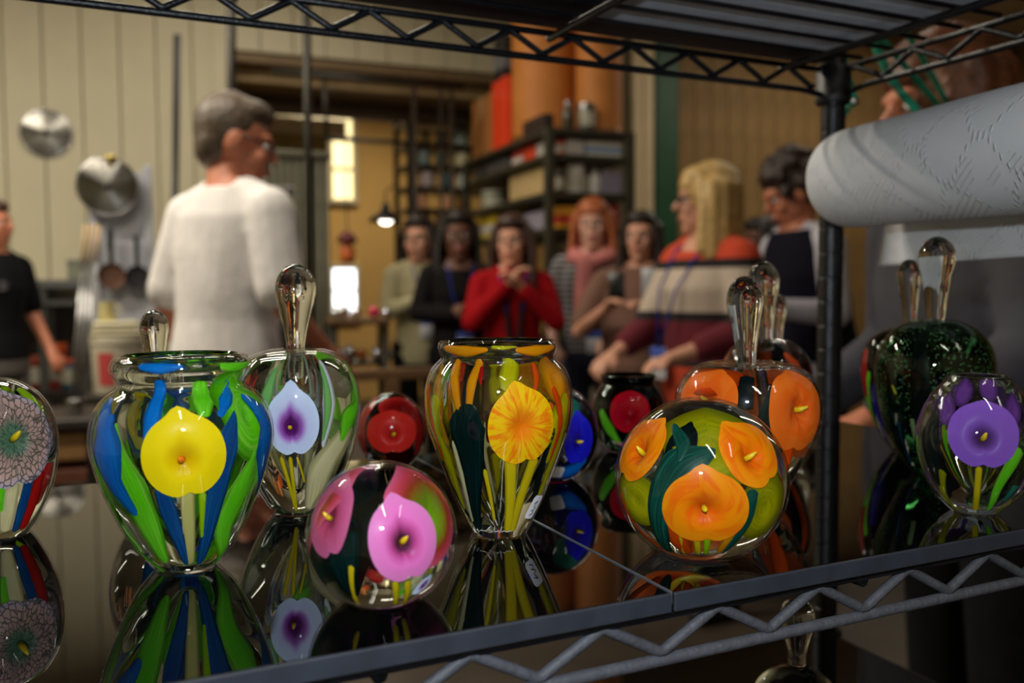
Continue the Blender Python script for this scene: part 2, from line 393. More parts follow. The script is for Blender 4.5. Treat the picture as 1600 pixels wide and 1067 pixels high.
# ------------------------------------------------------------------ paper towel roll
M_TOWEL = bpy.data.materials.new('quilted_paper'); M_TOWEL.use_nodes = True
def towel_nodes():
    nt = M_TOWEL.node_tree; N = nt.nodes; L = nt.links; b = N['Principled BSDF']
    b.inputs['Base Color'].default_value = (*lin((226, 228, 232)), 1); b.inputs['Roughness'].default_value = .9
    b.inputs['Specular IOR Level'].default_value = .15
    uv = N.new('ShaderNodeUVMap'); uv.uv_map = 'UVMap'
    sp = N.new('ShaderNodeSeparateXYZ'); L.new(uv.outputs[0], sp.inputs[0])
    def mth(op, a, b_=None, c=None):
        n = N.new('ShaderNodeMath'); n.operation = op
        for i, v in enumerate((a, b_, c)):
            if v is None: continue
            if isinstance(v, (int, float)): n.inputs[i].default_value = v
            else: L.new(v, n.inputs[i])
        return n.outputs[0]
    s, t = sp.outputs[0], sp.outputs[1]       # metres along and around
    def dots(ph, sgn):
        w = mth('MULTIPLY', mth('SINE', mth('MULTIPLY', s, 2 * math.pi / .075)), sgn * .016)
        q = mth('FRACT', mth('DIVIDE', mth('ADD', mth('ADD', t, w), ph), .064))
        d = mth('ABSOLUTE', mth('SUBTRACT', q, .5))
        band = mth('POWER', mth('MAXIMUM', mth('SUBTRACT', 1.0, mth('DIVIDE', d, .05)), 0.0), .7)
        dot = mth('MAXIMUM', mth('SINE', mth('MULTIPLY', s, 2 * math.pi / .0056)), 0.0)
        return mth('MULTIPLY', band, dot)
    h = mth('MAXIMUM', dots(0, 1), dots(.03, -1))
    fine = mth('MULTIPLY', mth('SINE', mth('MULTIPLY', s, 2 * math.pi / .0016)), mth('SINE', mth('MULTIPLY', t, 2 * math.pi / .0016)))
    ln = mth('POWER', mth('MAXIMUM', mth('SINE', mth('MULTIPLY', mth('ADD', s, mth('MULTIPLY', t, 1.4)), 2 * math.pi / .0085)), 0.0), 4.0)
    vor = N.new('ShaderNodeTexNoise'); vor.inputs['Scale'].default_value = 26; L.new(uv.outputs[0], vor.inputs['Vector'])
    msk = mth('GREATER_THAN', vor.outputs['Fac'], .55)
    hh = mth('ADD', mth('MULTIPLY', h, 1.0), mth('ADD', mth('MULTIPLY', fine, .10), mth('MULTIPLY', mth('MULTIPLY', ln, msk), -.5)))
    bp = N.new('ShaderNodeBump'); bp.inputs['Strength'].default_value = 1; bp.inputs['Distance'].default_value = .0013
    L.new(hh, bp.inputs['Height']); L.new(bp.outputs[0], b.inputs['Normal'])
    tr_ = N.new('ShaderNodeBsdfTranslucent'); tr_.inputs[0].default_value = (*lin((220, 222, 226)), 1)
    mx = N.new('ShaderNodeMixShader'); mx.inputs[0].default_value = .12
    L.new(b.outputs[0], mx.inputs[1]); L.new(tr_.outputs[0], mx.inputs[2]); L.new(mx.outputs[0], N['Material Output'].inputs[0])
towel_nodes()
def surf_uv(o, uvs):
    lay = o.data.uv_layers.new(name='UVMap'); co = np.zeros(2 * len(o.data.loops), np.float32)
    vi = np.zeros(len(o.data.loops), np.int32); o.data.loops.foreach_get('vertex_index', vi)
    co[0::2] = uvs[vi, 0]; co[1::2] = uvs[vi, 1]; lay.data.foreach_set('uv', co)
far_c = at(1322, 280, .88); near_c = at(509 + 713 / .585, 413 + (280 - 413) * .88 / .585, .585)
ax = near_c - far_c; LR = np.linalg.norm(ax); ax /= LR
side = np.cross(ax, (0, 0, 1.0)); side /= np.linalg.norm(side); upv = np.cross(side, ax)
if side @ RT < 0: side = -side
RR = .0485
roll = thing('paper_towel_roll', 'white quilted paper towel roll hanging at the right under the upper shelf', 'paper towel', far_c)
def roll_mesh():
    nt_, ns = 72, 60; v = []; uv = []
    prof = [(-.0, RR * .42)] + [(.0, RR * .55), (.0006, RR * .80), (.002, RR * .91), (.005, RR * .965), (.010, RR * .992), (.016, RR)] + [(t, RR * (1 + .006 * math.sin(t * 40))) for t in np.linspace(.022, LR - .005, ns)] + [(LR, RR * .95), (LR, RR * .42)]
    mb = MB(); f = []
    for i, (s, r) in enumerate(prof):
        for k in range(nt_ + 1):
            w = 2 * math.pi * k / nt_; rr = r * (1 + .010 * math.sin(2 * w + .6) + .006 * math.sin(3 * w + 6 * s))
            v.append(ax * s + (side * math.cos(w) + upv * math.sin(w)) * rr); uv.append((s, w * RR))
    for i in range(len(prof) - 1):
        for k in range(nt_):
            a = i * (nt_ + 1) + k; f.append((a, a + 1, a + nt_ + 2, a + nt_ + 1))
    mb.add(v, f); return mb, np.array(uv)
mb, uv = roll_mesh(); o = mb.build('paper', M_TOWEL, roll); surf_uv(o, uv)
def sheet_mesh():
    v = []; uv = []; f = []; ns, nq = 40, 16; Z1 = pl(1460, 424, 1, (far_c[1] + near_c[1]) / 2)[2] - 0
    z_end = -(far_c[2] - 1.172)
    for i in range(ns + 1):
        s = -.004 + (LR + .004) * i / ns
        for j in range(nq + 1):
            q = j / nq
            base = ax * s + side * (RR * 1.012)
            z0 = base[2]; z1 = z_end + .004 * (s / LR)
            p = base.copy(); p[2] = z0 + (z1 - z0) * q
            p += side * (.004 * math.sin(q * 2.6 + s * 9) - .003 * q) - ax * (.012 * q * (1 - s / LR))
            v.append(p); uv.append((s, .2 + q * .11))
    for i in range(ns):
        for j in range(nq):
            a = i * (nq + 1) + j; f.append((a, a + 1, a + nq + 2, a + nq + 1))
    return MB().add(v, f), np.array(uv)
mb, uv = sheet_mesh(); o = mb.build('loose_sheet', M_TOWEL, roll); surf_uv(o, uv)
sd = o.modifiers.new('thick', 'SOLIDIFY'); sd.thickness = .0006
MB().tube([ax * .001, ax * (LR - .001)], RR * .42, 24, False).build('cardboard_core', mat('kraft_core', (150, 118, 80), .8, noise=.1), roll)
hold = thing('roll_holder', 'black wire rod carrying the paper towel roll', 'holder', far_c)
e = ax * (LR + .02); u0 = np.array([e[0], e[1], ZU - .008 - far_c[2]])
MB().tube([ax * .01, e * .98, e * 1.0 + (0, 0, .01), u0, u0 + side * .02], .0035, 8).build('rod', M_RACK, hold)
# green lanyard hanging behind the roll
M_LAN = mat('green_webbing', (8, 140, 112), .7, noise=.35, nscale=60)
def ribbon(P, w, t=.0012, side_=None):
    P = spline(P, 24); mb = MB(); v = []; f = []
    for i, p in enumerate(P):
        tn = P[min(i + 1, 23)] - P[max(i - 1, 0)]; tn /= np.linalg.norm(tn)
        s = np.cross(tn, FW); s /= np.linalg.norm(s); n = np.cross(s, tn)
        for a, b in ((-w / 2, -t), (w / 2, -t), (w / 2, t), (-w / 2, t)): v.append(p + s * a + n * b)
    for i in range(23):
        for k in range(4): j = (k + 1) % 4; f.append((i * 4 + k, i * 4 + j, i * 4 + 4 + j, i * 4 + 4 + k))
    f += [(3, 2, 1, 0), (92, 93, 94, 95)]
    return mb.add(v, f)

# ================================================================== flower glass
def new_mat(name):
    m = bpy.data.materials.new(name); m.use_nodes = True; nt = m.node_tree
    for n in list(nt.nodes):
        if n.type != 'OUTPUT_MATERIAL': nt.nodes.remove(n)
    return m, nt, nt.nodes, nt.links, nt.nodes['Material Output'].inputs[0]
def glass_mat(name, rgb=(255, 255, 255), ior=1.45, rough=0.0):
    if name in MATS: return MATS[name]
    m, nt, N, L, out = new_mat(name); MATS[name] = m
    g = N.new('ShaderNodeBsdfGlass'); g.inputs['Color'].default_value = (*lin(rgb), 1)
    g.inputs['IOR'].default_value = ior; g.inputs['Roughness'].default_value = rough
    L.new(g.outputs[0], out); return m
def coat_mat(name, tint=(255, 255, 255)):
    """clear outer gather: lets light through and mirrors at its Fresnel rate"""
    if name in MATS: return MATS[name]
    m, nt, N, L, out = new_mat(name); MATS[name] = m
    t = N.new('ShaderNodeBsdfTransparent'); t.inputs[0].default_value = (*lin(tint), 1)
    g = N.new('ShaderNodeBsdfGlossy'); g.inputs['Roughness'].default_value = 0.02
    ge = N.new('ShaderNodeNewGeometry'); dt = N.new('ShaderNodeVectorMath'); dt.operation = 'DOT_PRODUCT'
    L.new(ge.outputs['Normal'], dt.inputs[0]); L.new(ge.outputs['Incoming'], dt.inputs[1])
    ab = N.new('ShaderNodeMath'); ab.operation = 'ABSOLUTE'; L.new(dt.outputs['Value'], ab.inputs[0])
    om = N.new('ShaderNodeMath'); om.operation = 'SUBTRACT'; om.inputs[0].default_value = 1; L.new(ab.outputs[0], om.inputs[1]); om.use_clamp = True
    pw = N.new('ShaderNodeMath'); pw.operation = 'POWER'; pw.inputs[1].default_value = 5; L.new(om.outputs[0], pw.inputs[0])
    fr = N.new('ShaderNodeMath'); fr.operation = 'MULTIPLY_ADD'; fr.inputs[1].default_value = .85; fr.inputs[2].default_value = .04; L.new(pw.outputs[0], fr.inputs[0])
    mx = N.new('ShaderNodeMixShader'); L.new(fr.outputs[0], mx.inputs[0]); L.new(t.outputs[0], mx.inputs[1]); L.new(g.outputs[0], mx.inputs[2])
    L.new(mx.outputs[0], out); return m
def glitter_mat():
    if 'glitter_glass' in MATS: return MATS['glitter_glass']
    m, nt, N, L, out = new_mat('glitter_glass'); MATS['glitter_glass'] = m
    g = N.new('ShaderNodeBsdfGlass'); g.inputs['Color'].default_value = (*lin((172, 208, 178)), 1); g.inputs['IOR'].default_value = 1.45
    tc = N.new('ShaderNodeTexCoord'); v = N.new('ShaderNodeTexVoronoi'); v.inputs['Scale'].default_value = 620
    L.new(tc.outputs['Object'], v.inputs['Vector'])
    lt = N.new('ShaderNodeMath'); lt.operation = 'LESS_THAN'; lt.inputs[1].default_value = .21; L.new(v.outputs['Distance'], lt.inputs[0])
    sc = N.new('ShaderNodeSeparateColor'); L.new(v.outputs['Color'], sc.inputs[0])
    gt = N.new('ShaderNodeMath'); gt.operation = 'GREATER_THAN'; gt.inputs[1].default_value = .45; L.new(sc.outputs[0], gt.inputs[0])
    mu = N.new('ShaderNodeMath'); mu.operation = 'MULTIPLY'; L.new(lt.outputs[0], mu.inputs[0]); L.new(gt.outputs[0], mu.inputs[1])
    d = N.new('ShaderNodeBsdfDiffuse'); d.inputs[0].default_value = (*lin((190, 235, 180)), 1)
    mx = N.new('ShaderNodeMixShader'); L.new(mu.outputs[0], mx.inputs[0]); L.new(g.outputs[0], mx.inputs[1]); L.new(d.outputs[0], mx.inputs[2])
    L.new(mx.outputs[0], out); return m
def petal_mat(name, stops, streak=None, samt=0.5, trans=.25, lace=None, swirl=0.0, nstreak=9.0, along=False):
    """stops: (rho, rgb) from throat to rim, streak: colour drawn out in rays"""
    if name in MATS: return MATS[name]
    m, nt, N, L, out = new_mat(name); MATS[name] = m
    uv = N.new('ShaderNodeUVMap'); uv.uv_map = 'UVMap'; sp = N.new('ShaderNodeSeparateXYZ'); L.new(uv.outputs[0], sp.inputs[0])
    rp = N.new('ShaderNodeValToRGB'); el = rp.color_ramp.elements
    while len(el) < len(stops): el.new(.5)
    for e, (p, c) in zip(el, stops): e.position = p; e.color = (*lin(c), 1)
    L.new(sp.outputs[0], rp.inputs[0]); colr = rp.outputs[0]
    if streak or lace:
        cx = N.new('ShaderNodeCombineXYZ')
        a = N.new('ShaderNodeMath'); a.operation = 'MULTIPLY_ADD'; L.new(sp.outputs[0], a.inputs[0]); a.inputs[1].default_value = swirl; L.new(sp.outputs[1], a.inputs[2])
        b = N.new('ShaderNodeMath'); b.operation = 'MULTIPLY'; b.inputs[1].default_value = nstreak; L.new(a.outputs[0], b.inputs[0])
        c = N.new('ShaderNodeMath'); c.operation = 'MULTIPLY'; c.inputs[1].default_value = (6.0 if lace else 1.3); L.new(sp.outputs[0], c.inputs[0])
        L.new(b.outputs[0], cx.inputs[0]); L.new(c.outputs[0], cx.inputs[1])
        if along:
            b.inputs[1].default_value = 1.1; c.inputs[1].default_value = 5.0
        if lace:
            t = N.new('ShaderNodeTexVoronoi'); t.feature = 'DISTANCE_TO_EDGE'; t.inputs['Scale'].default_value = 1.0; fac = t.outputs['Distance']
            r2 = N.new('ShaderNodeValToRGB'); r2.color_ramp.elements[0].position = .03; r2.color_ramp.elements[1].position = .12
        else:
            t = N.new('ShaderNodeTexNoise'); t.inputs['Scale'].default_value = 1.6; t.inputs['Detail'].default_value = 3; fac = t.outputs['Fac']
            r2 = N.new('ShaderNodeValToRGB'); r2.color_ramp.elements[0].position = .46; r2.color_ramp.elements[1].position = .62
        L.new(cx.outputs[0], t.inputs['Vector']); L.new(fac, r2.inputs[0])
        f = N.new('ShaderNodeMath'); f.operation = 'MULTIPLY'; f.inputs[1].default_value = samt; L.new(r2.outputs[0], f.inputs[0])
        if lace:
            iv = N.new('ShaderNodeMath'); iv.operation = 'SUBTRACT'; iv.inputs[0].default_value = samt; L.new(f.outputs[0], iv.inputs[1]); f = iv
        mc = N.new('ShaderNodeMix'); mc.data_type = 'RGBA'; L.new(f.outputs[0], mc.inputs[0]); L.new(colr, mc.inputs[6]); mc.inputs[7].default_value = (*lin(streak or lace), 1)
        colr = mc.outputs[2]
    b = N.new('ShaderNodeBsdfPrincipled'); b.inputs['Roughness'].default_value = .35; b.inputs['Specular IOR Level'].default_value = .1
    L.new(colr, b.inputs['Base Color'])
    tl = N.new('ShaderNodeBsdfTranslucent'); L.new(colr, tl.inputs[0])
    mx = N.new('ShaderNodeMixShader'); mx.inputs[0].default_value = trans
    L.new(b.outputs[0], mx.inputs[1]); L.new(tl.outputs[0], mx.inputs[2]); L.new(mx.outputs[0], out)
    return m
def solid(name, rgb, trans=.3, streak=None):
    dk = tuple(int(v * .62) for v in rgb)
    return petal_mat(name, ((0, rgb), (.55, rgb), (1, dk)), streak, .55, trans, along=True)

G_CLEAR = glass_mat('clear_glass', (250, 253, 251))
G_STOP = glass_mat('stopper_glass', (252, 254, 253), 1.47)
COAT = coat_mat('clear_gather')
M_SPAD = mat('yellow_spadix', (222, 190, 20), .35); M_SPADO = mat('orange_spadix', (240, 120, 20), .35)
M_LABEL = mat('paper_label', (232, 232, 236), .6); M_INK = mat('pencil_ink', (60, 60, 72), .7)

def blob_q(b, U, W):
    """0 at the throat, 1 on the petal's outline"""
    (p0, T0, a, bb, cr, sr, tx, ty) = b[:8]
    u = (U * cr - W * sr) / a - tx; w = (U * sr + W * cr) / bb - ty
    return np.sqrt(u * u + w * w) / np.interp(np.arctan2(u, w), b[12][0], b[12][1])
class Vessel:
    def __init__(s, name, label, cat, group, x, yb, prof, inner=None, rim=False):
        s.name = name
        q = pl(x, yb, 2, ZS); s.q = q; s.d = depth(q); s.m = s.d / FPX; s.x = x; s.yb = yb
        dirc = CAM - q; s.a = math.atan2(dirc[0], -dirc[1])
        s.root = thing(name, label, cat, q, s.a, group)
        P = [((h * s.m), (yb - y) * s.m) for y, h in prof]
        P[0] = (P[0][0], 0.0)
        s.closed = prof[-1][1] == 0
        R = spline(P, 110); R[:, 0] = np.maximum(R[:, 0], 0)
        s.r, s.z = R[:, 0], R[:, 1]
        seg = np.hypot(np.diff(s.r), np.diff(s.z)); s.T = np.concatenate([[0], np.cumsum(seg)])
        dr, dz = np.gradient(s.r), np.gradient(s.z); n = np.hypot(dr, dz) + 1e-12
        s.nr, s.nz = dz / n, -dr / n
        s.rm = s.r.max(); s.eps = .035 * s.rm
        s.inner = [(h * s.m, (yb - y) * s.m) for y, h in inner] if inner else None
        s.blobs = []; s.layers = []; s.bname = []
        ca, sa = math.cos(-s.a), math.sin(-s.a); s.toloc = lambda v: np.array([ca * v[0] - sa * v[1], sa * v[0] + ca * v[1], v[2]])
        s.camloc = s.toloc(CAM - q)
        s.zz = np.maximum.accumulate(s.z + np.arange(110) * 1e-9)
    def ev(s, T):
        T = np.clip(T, 0, s.T[-1]); f = lambda a: np.interp(T, s.T, a)
        return f(s.r), f(s.z), f(s.nr), f(s.nz)
    def px(s, x, y):
        """the point of the surface seen at this pixel of the photograph -> (angle, meridian length)"""
        d = s.toloc(ray(x, y)); best = None; ts = np.linspace(s.d - 1.4 * s.rm, s.d + .2 * s.rm, 500)
        P = s.camloc + np.outer(ts, d); rr = np.hypot(P[:, 0], P[:, 1]); rz = np.interp(P[:, 2], s.zz, s.r)
        g = rr - rz; ok = np.where((g <= 0) & (P[:, 2] >= -.001))[0]
        i = ok[0] if len(ok) else int(np.argmin(g + (P[:, 2] < 0) * 9))
        p = P[i]; T = np.interp(np.clip(p[2], 0, s.zz[-1]), s.zz, s.T)
        return math.atan2(p[0], -p[1]), float(T)
    def P(s, phi, T, off=0.0):
        r, z, nr, nz = s.ev(T); r = np.maximum(r - off * nr, 1e-5); z = z - off * nz
        return np.stack([r * np.sin(phi), -r * np.cos(phi), z], -1)
    def petal(s, pt, w, h, m, rot=0, tip=.22, notch=.13, throat=(0, -.1), deep=.30, lift=.45, spadix=None, spa=(0, .3), name='flower', raw=False, tr=.42, nt=44, nr_=15):
        ph0, T0 = pt if raw else s.px(*pt)
        a, b = w * s.m / 2, h * s.m / 2; cr, sr = math.cos(R_(rot)), math.sin(R_(rot))
        r0 = max(float(s.ev(T0)[0]), .45 * s.rm)
        V = []; UV = []; F = []; PR = []
        tx, ty = throat
        D = deep * min(a, b)
        for i in range(nr_ + 1):
            q = i / nr_
            for k in range(nt):
                w_ = 2 * math.pi * k / nt                         # from the tip, clockwise
                dt = min(w_, 2 * math.pi - w_); dn = abs(w_ - math.pi)
                R = 1 + tip * math.exp(-(dt / .22) ** 2) - notch * math.exp(-(dn / .16) ** 2)
                ux, uy = R * math.sin(w_), R * math.cos(w_)
                U, W = tx * (1 - q) + ux * q, ty * (1 - q) + uy * q
                U, W = U * a, W * b
                U, W = U * cr + W * sr, -U * sr + W * cr
                T = min(max(T0 + W, .0), s.T[-1] * .999)
                dep = D * math.exp(-(q / tr) ** 2 * 1.6) + s.eps * lift - .15 * s.eps * q ** 4
                PR.append((ph0 + U / max(float(s.ev(T)[0]), r0 * .8), T, dep)); V.append(s.P(*PR[-1])); UV.append((q, k / nt))
        for i in range(nr_):
            for k in range(nt):
                j = (k + 1) % nt; F.append((i * nt + k, i * nt + j, i * nt + nt + j, i * nt + nt + k))
        o = MB().add(V, F).build(name, m, s.root); surf_uv(o, np.array(UV))
        s.layers.append((o.data, np.array(PR), len(s.blobs) + 1)); s.bname.append(o.data.name); 
        th = np.linspace(0, 2 * math.pi, 121); dt = np.minimum(th, 2 * math.pi - th); RR_ = 1 + tip * np.exp(-(dt / .22) ** 2) - notch * np.exp(-((th - math.pi) / .16) ** 2)
        ou, ow = RR_ * np.sin(th) - tx, RR_ * np.cos(th) - ty; an = np.arctan2(ou, ow); od = np.argsort(an); an, dd = an[od], np.hypot(ou, ow)[od]
        tab = (np.concatenate([an - 2 * math.pi, an, an + 2 * math.pi]), np.concatenate([dd, dd, dd]))
        s.blobs.append((ph0, T0, a, b, cr, sr, tx, ty, D, r0, tr, lift, tab))
        if spadix:
            c0 = s.P(ph0 + (tx * a) / r0, T0 + ty * b, D * .95 + s.eps * lift); L = .36 * min(a, b)
            nrm = s.P(ph0 + (tx * a) / r0, T0 + ty * b, 0) - c0; nrm /= np.linalg.norm(nrm) + 1e-9
            tang = np.array([math.cos(ph0), math.sin(ph0), 0]); d = tang * spa[0] + np.array([0, 0, 1.0]) * spa[1] + nrm * .9
            d /= np.linalg.norm(d)
            MB().tube([c0, c0 + d * L * .5, c0 + d * L + np.array([0, 0, .1]) * L], [.07 * min(a, b) + .0003, .065 * min(a, b) + .0003, .03 * min(a, b)], 10).build('spadix', spadix, o)
        return o
    def strip(s, pts, wid, m, name='leaf', off=.9, raw=False, n=26, arch=.25, rnd=True):
        Q = np.array([p if raw else s.px(*p) for p in pts], float)
        C = spline(Q, n); W = np.interp(np.linspace(0, 1, n), np.linspace(0, 1, len(wid)), wid) * s.m / 2
        if rnd: W[0] *= .35; W[-1] *= .5
        V = []; F = []; UV = []; nc = 7; PR = []
        for i in range(n):
            t = C[min(i + 1, n - 1)] - C[max(i - 1, 0)]; r = max(float(s.ev(C[i][1])[0]), .2 * s.rm); t = np.array([t[0] * r, t[1]]); t /= np.linalg.norm(t) + 1e-12
            for k in range(nc):
                u = (k / (nc - 1) * 2 - 1); dx, dT = t[1] * W[i] * u, -t[0] * W[i] * u
                T = min(max(C[i][1] + dT, 0), s.T[-1] * .9995)
                PR.append((C[i][0] + dx / r, T, s.eps * (off - arch * (1 - u * u)))); V.append(s.P(*PR[-1])); UV.append((abs(u), i / n))
        for i in range(n - 1):
            for k in range(nc - 1): F.append((i * nc + k, i * nc + k + 1, i * nc + nc + k + 1, i * nc + nc + k))
        o = MB().add(V, F).build(name, m, s.root); surf_uv(o, np.array(UV)); s.layers.append((o.data, np.array(PR), 0)); return o
    def copy_round(s, objs, angles):
        nm = {o.data.name for o in objs}
        for a in angles:
            for o in objs:
                c = o.copy(); COL.objects.link(c); c.rotation_euler.z = a
        for a in angles:
            for bl in [b for b, n_ in zip(s.blobs, s.bname) if b[11] is not None and n_ in nm]:
                s.blobs.append((bl[0] + a,) + bl[1:11] + (None, bl[12]))
    def sticker(s, pt, w, h, rot=0, ink=()):
        ph0, T0 = s.px(*pt); a, b = w * s.m / 2, h * s.m / 2; r0 = float(s.ev(T0)[0]); cr, sr = math.cos(R_(rot)), math.sin(R_(rot))
        def pos(u, v, off):
            U, W = u * a, v * b; U, W = U * cr + W * sr, -U * sr + W * cr
            return s.P(ph0 + U / r0, T0 + W, off)
        V = []; F = []; n = 8
        for lay in (-.00012, -.00030):
            for i in range(n + 1):
                for j in range(n + 1):
                    u, v = i / n * 2 - 1, j / n * 2 - 1
                    e = .06 * (abs(u) > .99) * (abs(v) > .99)
                    V.append(pos(u * (1 - e * 2), v * (1 - e * 2), lay))
        K = (n + 1) ** 2
        for i in range(n):
            for j in range(n):
                q = i * (n + 1) + j; f = (q, q + n + 1, q + n + 2, q + 1); F.append(f); F.append(tuple(K + t for t in f[::-1]))
        o = MB().add(V, F).build('price_label', M_LABEL, s.root, False)
        for st in ink:
            MB().tube([pos(u, v, -.00036) for u, v in spline(st, 4 * len(st))], .00022, 5).build('handwriting', M_INK, o)
        return o
    def finish(s, core=None, coat=None, lobes=0, amp=0.0, seg=96, cavity=None):
        core = core or G_CLEAR; coat = coat or COAT
        nb = [b for b in s.blobs]
        for me, pr, k in s.layers:                               # what lies under a flower dips below its throat
            off = pr[:, 2].copy()
            for bl in nb[k:]:
                (p0, T0, a, b, cr, sr, tx, ty, D, r0, tr, li, tab) = bl
                if li is None or D <= 0 or li > .8: continue
                dp = (pr[:, 0] - p0 + math.pi) % (2 * math.pi) - math.pi
                U = dp * np.maximum(s.ev(pr[:, 1])[0], r0 * .8); W = pr[:, 1] - T0
                q = blob_q(bl, U, W)
                need = D * np.exp(-(q / tr) ** 2 * 1.6) + s.eps * (li + .3)
                off = np.where(q < 1.1, np.maximum(off, need), off)
            if np.any(off != pr[:, 2]):
                co = s.P(pr[:, 0], pr[:, 1], off); me.vertices.foreach_set('co', co.astype(np.float32).ravel()); me.update()
        N = 100; Tn = np.linspace(0, s.T[-1], N); r, z, nr, nz = s.ev(Tn)
        V = []; F = []
        ph = np.arange(seg) * 2 * math.pi / seg
        def inset(T, rr):
            out = np.full(seg, s.eps)
            for bl in s.blobs:
                (p0, T0, a, b, cr, sr, tx, ty, D, r0, tr, li, tab) = bl
                dp = (ph - p0 + math.pi) % (2 * math.pi) - math.pi
                U = dp * max(rr, r0 * .8); W = T - T0
                q = blob_q(bl, U, W)
                m = q < 1.02
                g = max(D, 0) * np.exp(-(q / tr) ** 2 * 1.6) * np.clip((1.02 - q) / .12, 0, 1) + s.eps * .9 * np.clip((.96 - q) / .1, 0, 1)
                out = np.maximum(out, np.where(m, s.eps + g, s.eps))
            return out
        rings = []
        for i in range(N):
            ins = inset(Tn[i], r[i]); rr = np.maximum(r[i] - ins * nr[i], .0001); zz = np.full(seg, z[i]) - ins * nz[i]
            zz = np.maximum(zz, .0006 if i == 0 else 0.0007)
            if lobes: rr = rr * (1 + amp * np.cos(lobes * ph))
            rings.append(np.stack([rr * np.sin(ph), -rr * np.cos(ph), zz], -1))
        inn = []
        if s.inner:
            I = spline(s.inner, 40)
            for (a, b) in I: inn.append(np.stack([np.full(seg, max(a, .0002)) * np.sin(ph), -np.full(seg, max(a, .0002)) * np.cos(ph), np.full(seg, b)], -1))
        allr = rings + inn
        for q in allr: V += [tuple(p) for p in q]
        for i in range(len(allr) - 1):
            for k in range(seg):
                j = (k + 1) % seg; F.append((i * seg + k, i * seg + j, i * seg + seg + j, i * seg + seg + k))
        F.append(tuple(range(seg - 1, -1, -1))); e = (len(allr) - 1) * seg; F.append(tuple(range(e, e + seg)))
        mb = MB().add(V, F)
        if cavity:                                               # a sealed bubble of air: inward-facing skin
            mb.lathe([(h * s.m, (s.yb - y) * s.m) for y, h in cavity], 48, flip=True)
        mb.build('glass_body', core, s.root, sharp=50)
        prof = [(0, .0002)] + [(a, max(b, .0002)) for a, b in zip(s.r, s.z)]
        if s.inner: prof += [(a - .0002, b) for a, b in [s.inner[0]]]
        MB().lathe(prof, 80, lobes=lobes, amp=amp).build('clear_gather', coat, s.root, sharp=50)
        return s.root
    def stopper(s, pts, x_off=0, tilt=0):
        """pts: (y, half width) from top to foot"""
        P = spline([((h * s.m), (s.yb - y) * s.m) for y, h in pts[::-1]], 60); P[:, 0] = np.maximum(P[:, 0], 0)
        prof = [(0, P[0][1])] + [tuple(p) for p in P]
        if prof[-1][0] > 1e-5: prof.append((0, P[-1][1]))
        o = MB().lathe(prof, 48).build('stopper', G_STOP, s.root, sharp=60)
        if tilt:
            z0 = P[0][1]; M = Matrix.Translation((0, 0, z0)) @ Matrix.Rotation(R_(tilt), 4, 'Y') @ Matrix.Translation((0, 0, -z0)); o.data.transform(M)
        return o
T3 = (2.094, 4.189)

# ---- colours
MY = petal_mat('calla_yellow', ((0, (196, 150, 0)), (.22, (228, 190, 4)), (.5, (242, 214, 8)), (1, (240, 214, 12))), trans=.2)
MYO = petal_mat('calla_yellow_orange_streaks', ((0, (240, 120, 10)), (.3, (248, 150, 14)), (.55, (250, 196, 20)), (1, (248, 204, 8))), (248, 118, 12), .85, .25, nstreak=26)
MLV = petal_mat('calla_pale_blue_purple_throat', ((0, (70, 10, 84)), (.25, (96, 26, 112)), (.42, (160, 96, 190)), (.62, (196, 204, 240)), (1, (204, 222, 248))), trans=.2)
MRD = petal_mat('calla_red', ((0, (120, 6, 10)), (.3, (206, 34, 28)), (1, (222, 48, 36))), trans=.3)
MRD2 = petal_mat('calla_deep_red', ((0, (90, 4, 8)), (.5, (150, 16, 16)), (1, (214, 40, 34))), trans=.4)
MPK = petal_mat('calla_pink_dark_throat', ((0, (44, 14, 34)), (.2, (84, 30, 62)), (.36, (190, 70, 140)), (.6, (232, 118, 192)), (1, (226, 130, 192))), trans=.2)
MPKG = petal_mat('calla_rose_green_inside', ((0, (110, 170, 10)), (.4, (110, 130, 24)), (.62, (150, 60, 30)), (.8, (206, 66, 84)), (1, (214, 96, 130))), trans=.35)
MPKS = petal_mat('calla_rose', ((0, (120, 30, 60)), (.4, (190, 66, 110)), (1, (212, 104, 150))), trans=.3)
MOR = petal_mat('calla_orange', ((0, (150, 60, 4)), (.2, (236, 110, 6)), (.5, (252, 140, 6)), (1, (252, 158, 14))), (246, 84, 10), .6, .25, swirl=.35, nstreak=5)
MOR2 = petal_mat('calla_deep_orange', ((0, (200, 74, 10)), (.4, (242, 98, 20)), (1, (248, 118, 28))), (250, 140, 50), .4, .25, swirl=.2, nstreak=5)
MVI = petal_mat('calla_violet', ((0, (52, 28, 70)), (.24, (84, 50, 120)), (.45, (128, 82, 186)), (1, (142, 92, 204))), trans=.2)
MBL = petal_mat('calla_blue', ((0, (10, 6, 90)), (.4, (24, 20, 190)), (1, (36, 36, 226))), trans=.25)
MLC = petal_mat('lacy_pink_petal', ((0, (70, 130, 100)), (.3, (96, 124, 100)), (.45, (170, 140, 130)), (.8, (208, 170, 160)), (1, (190, 176, 196))), lace=(40, 60, 48), samt=.85, trans=.2, nstreak=44)
S_LG = solid('bright_green', (104, 226, 20), .5, (170, 240, 90)); S_LIME = solid('lime_green', (176, 226, 14), .5, (120, 180, 20))
S_BLUE = solid('turquoise_blue', (10, 130, 226), .45, (8, 70, 160)); S_NAVY = solid('navy_leaf', (12, 60, 120), .25, (24, 110, 160))
S_DG = solid('dark_green_leaf', (3, 22, 21), .1, (10, 46, 42)); S_TEAL = solid('teal_leaf', (6, 56, 46), .12, (30, 104, 84))
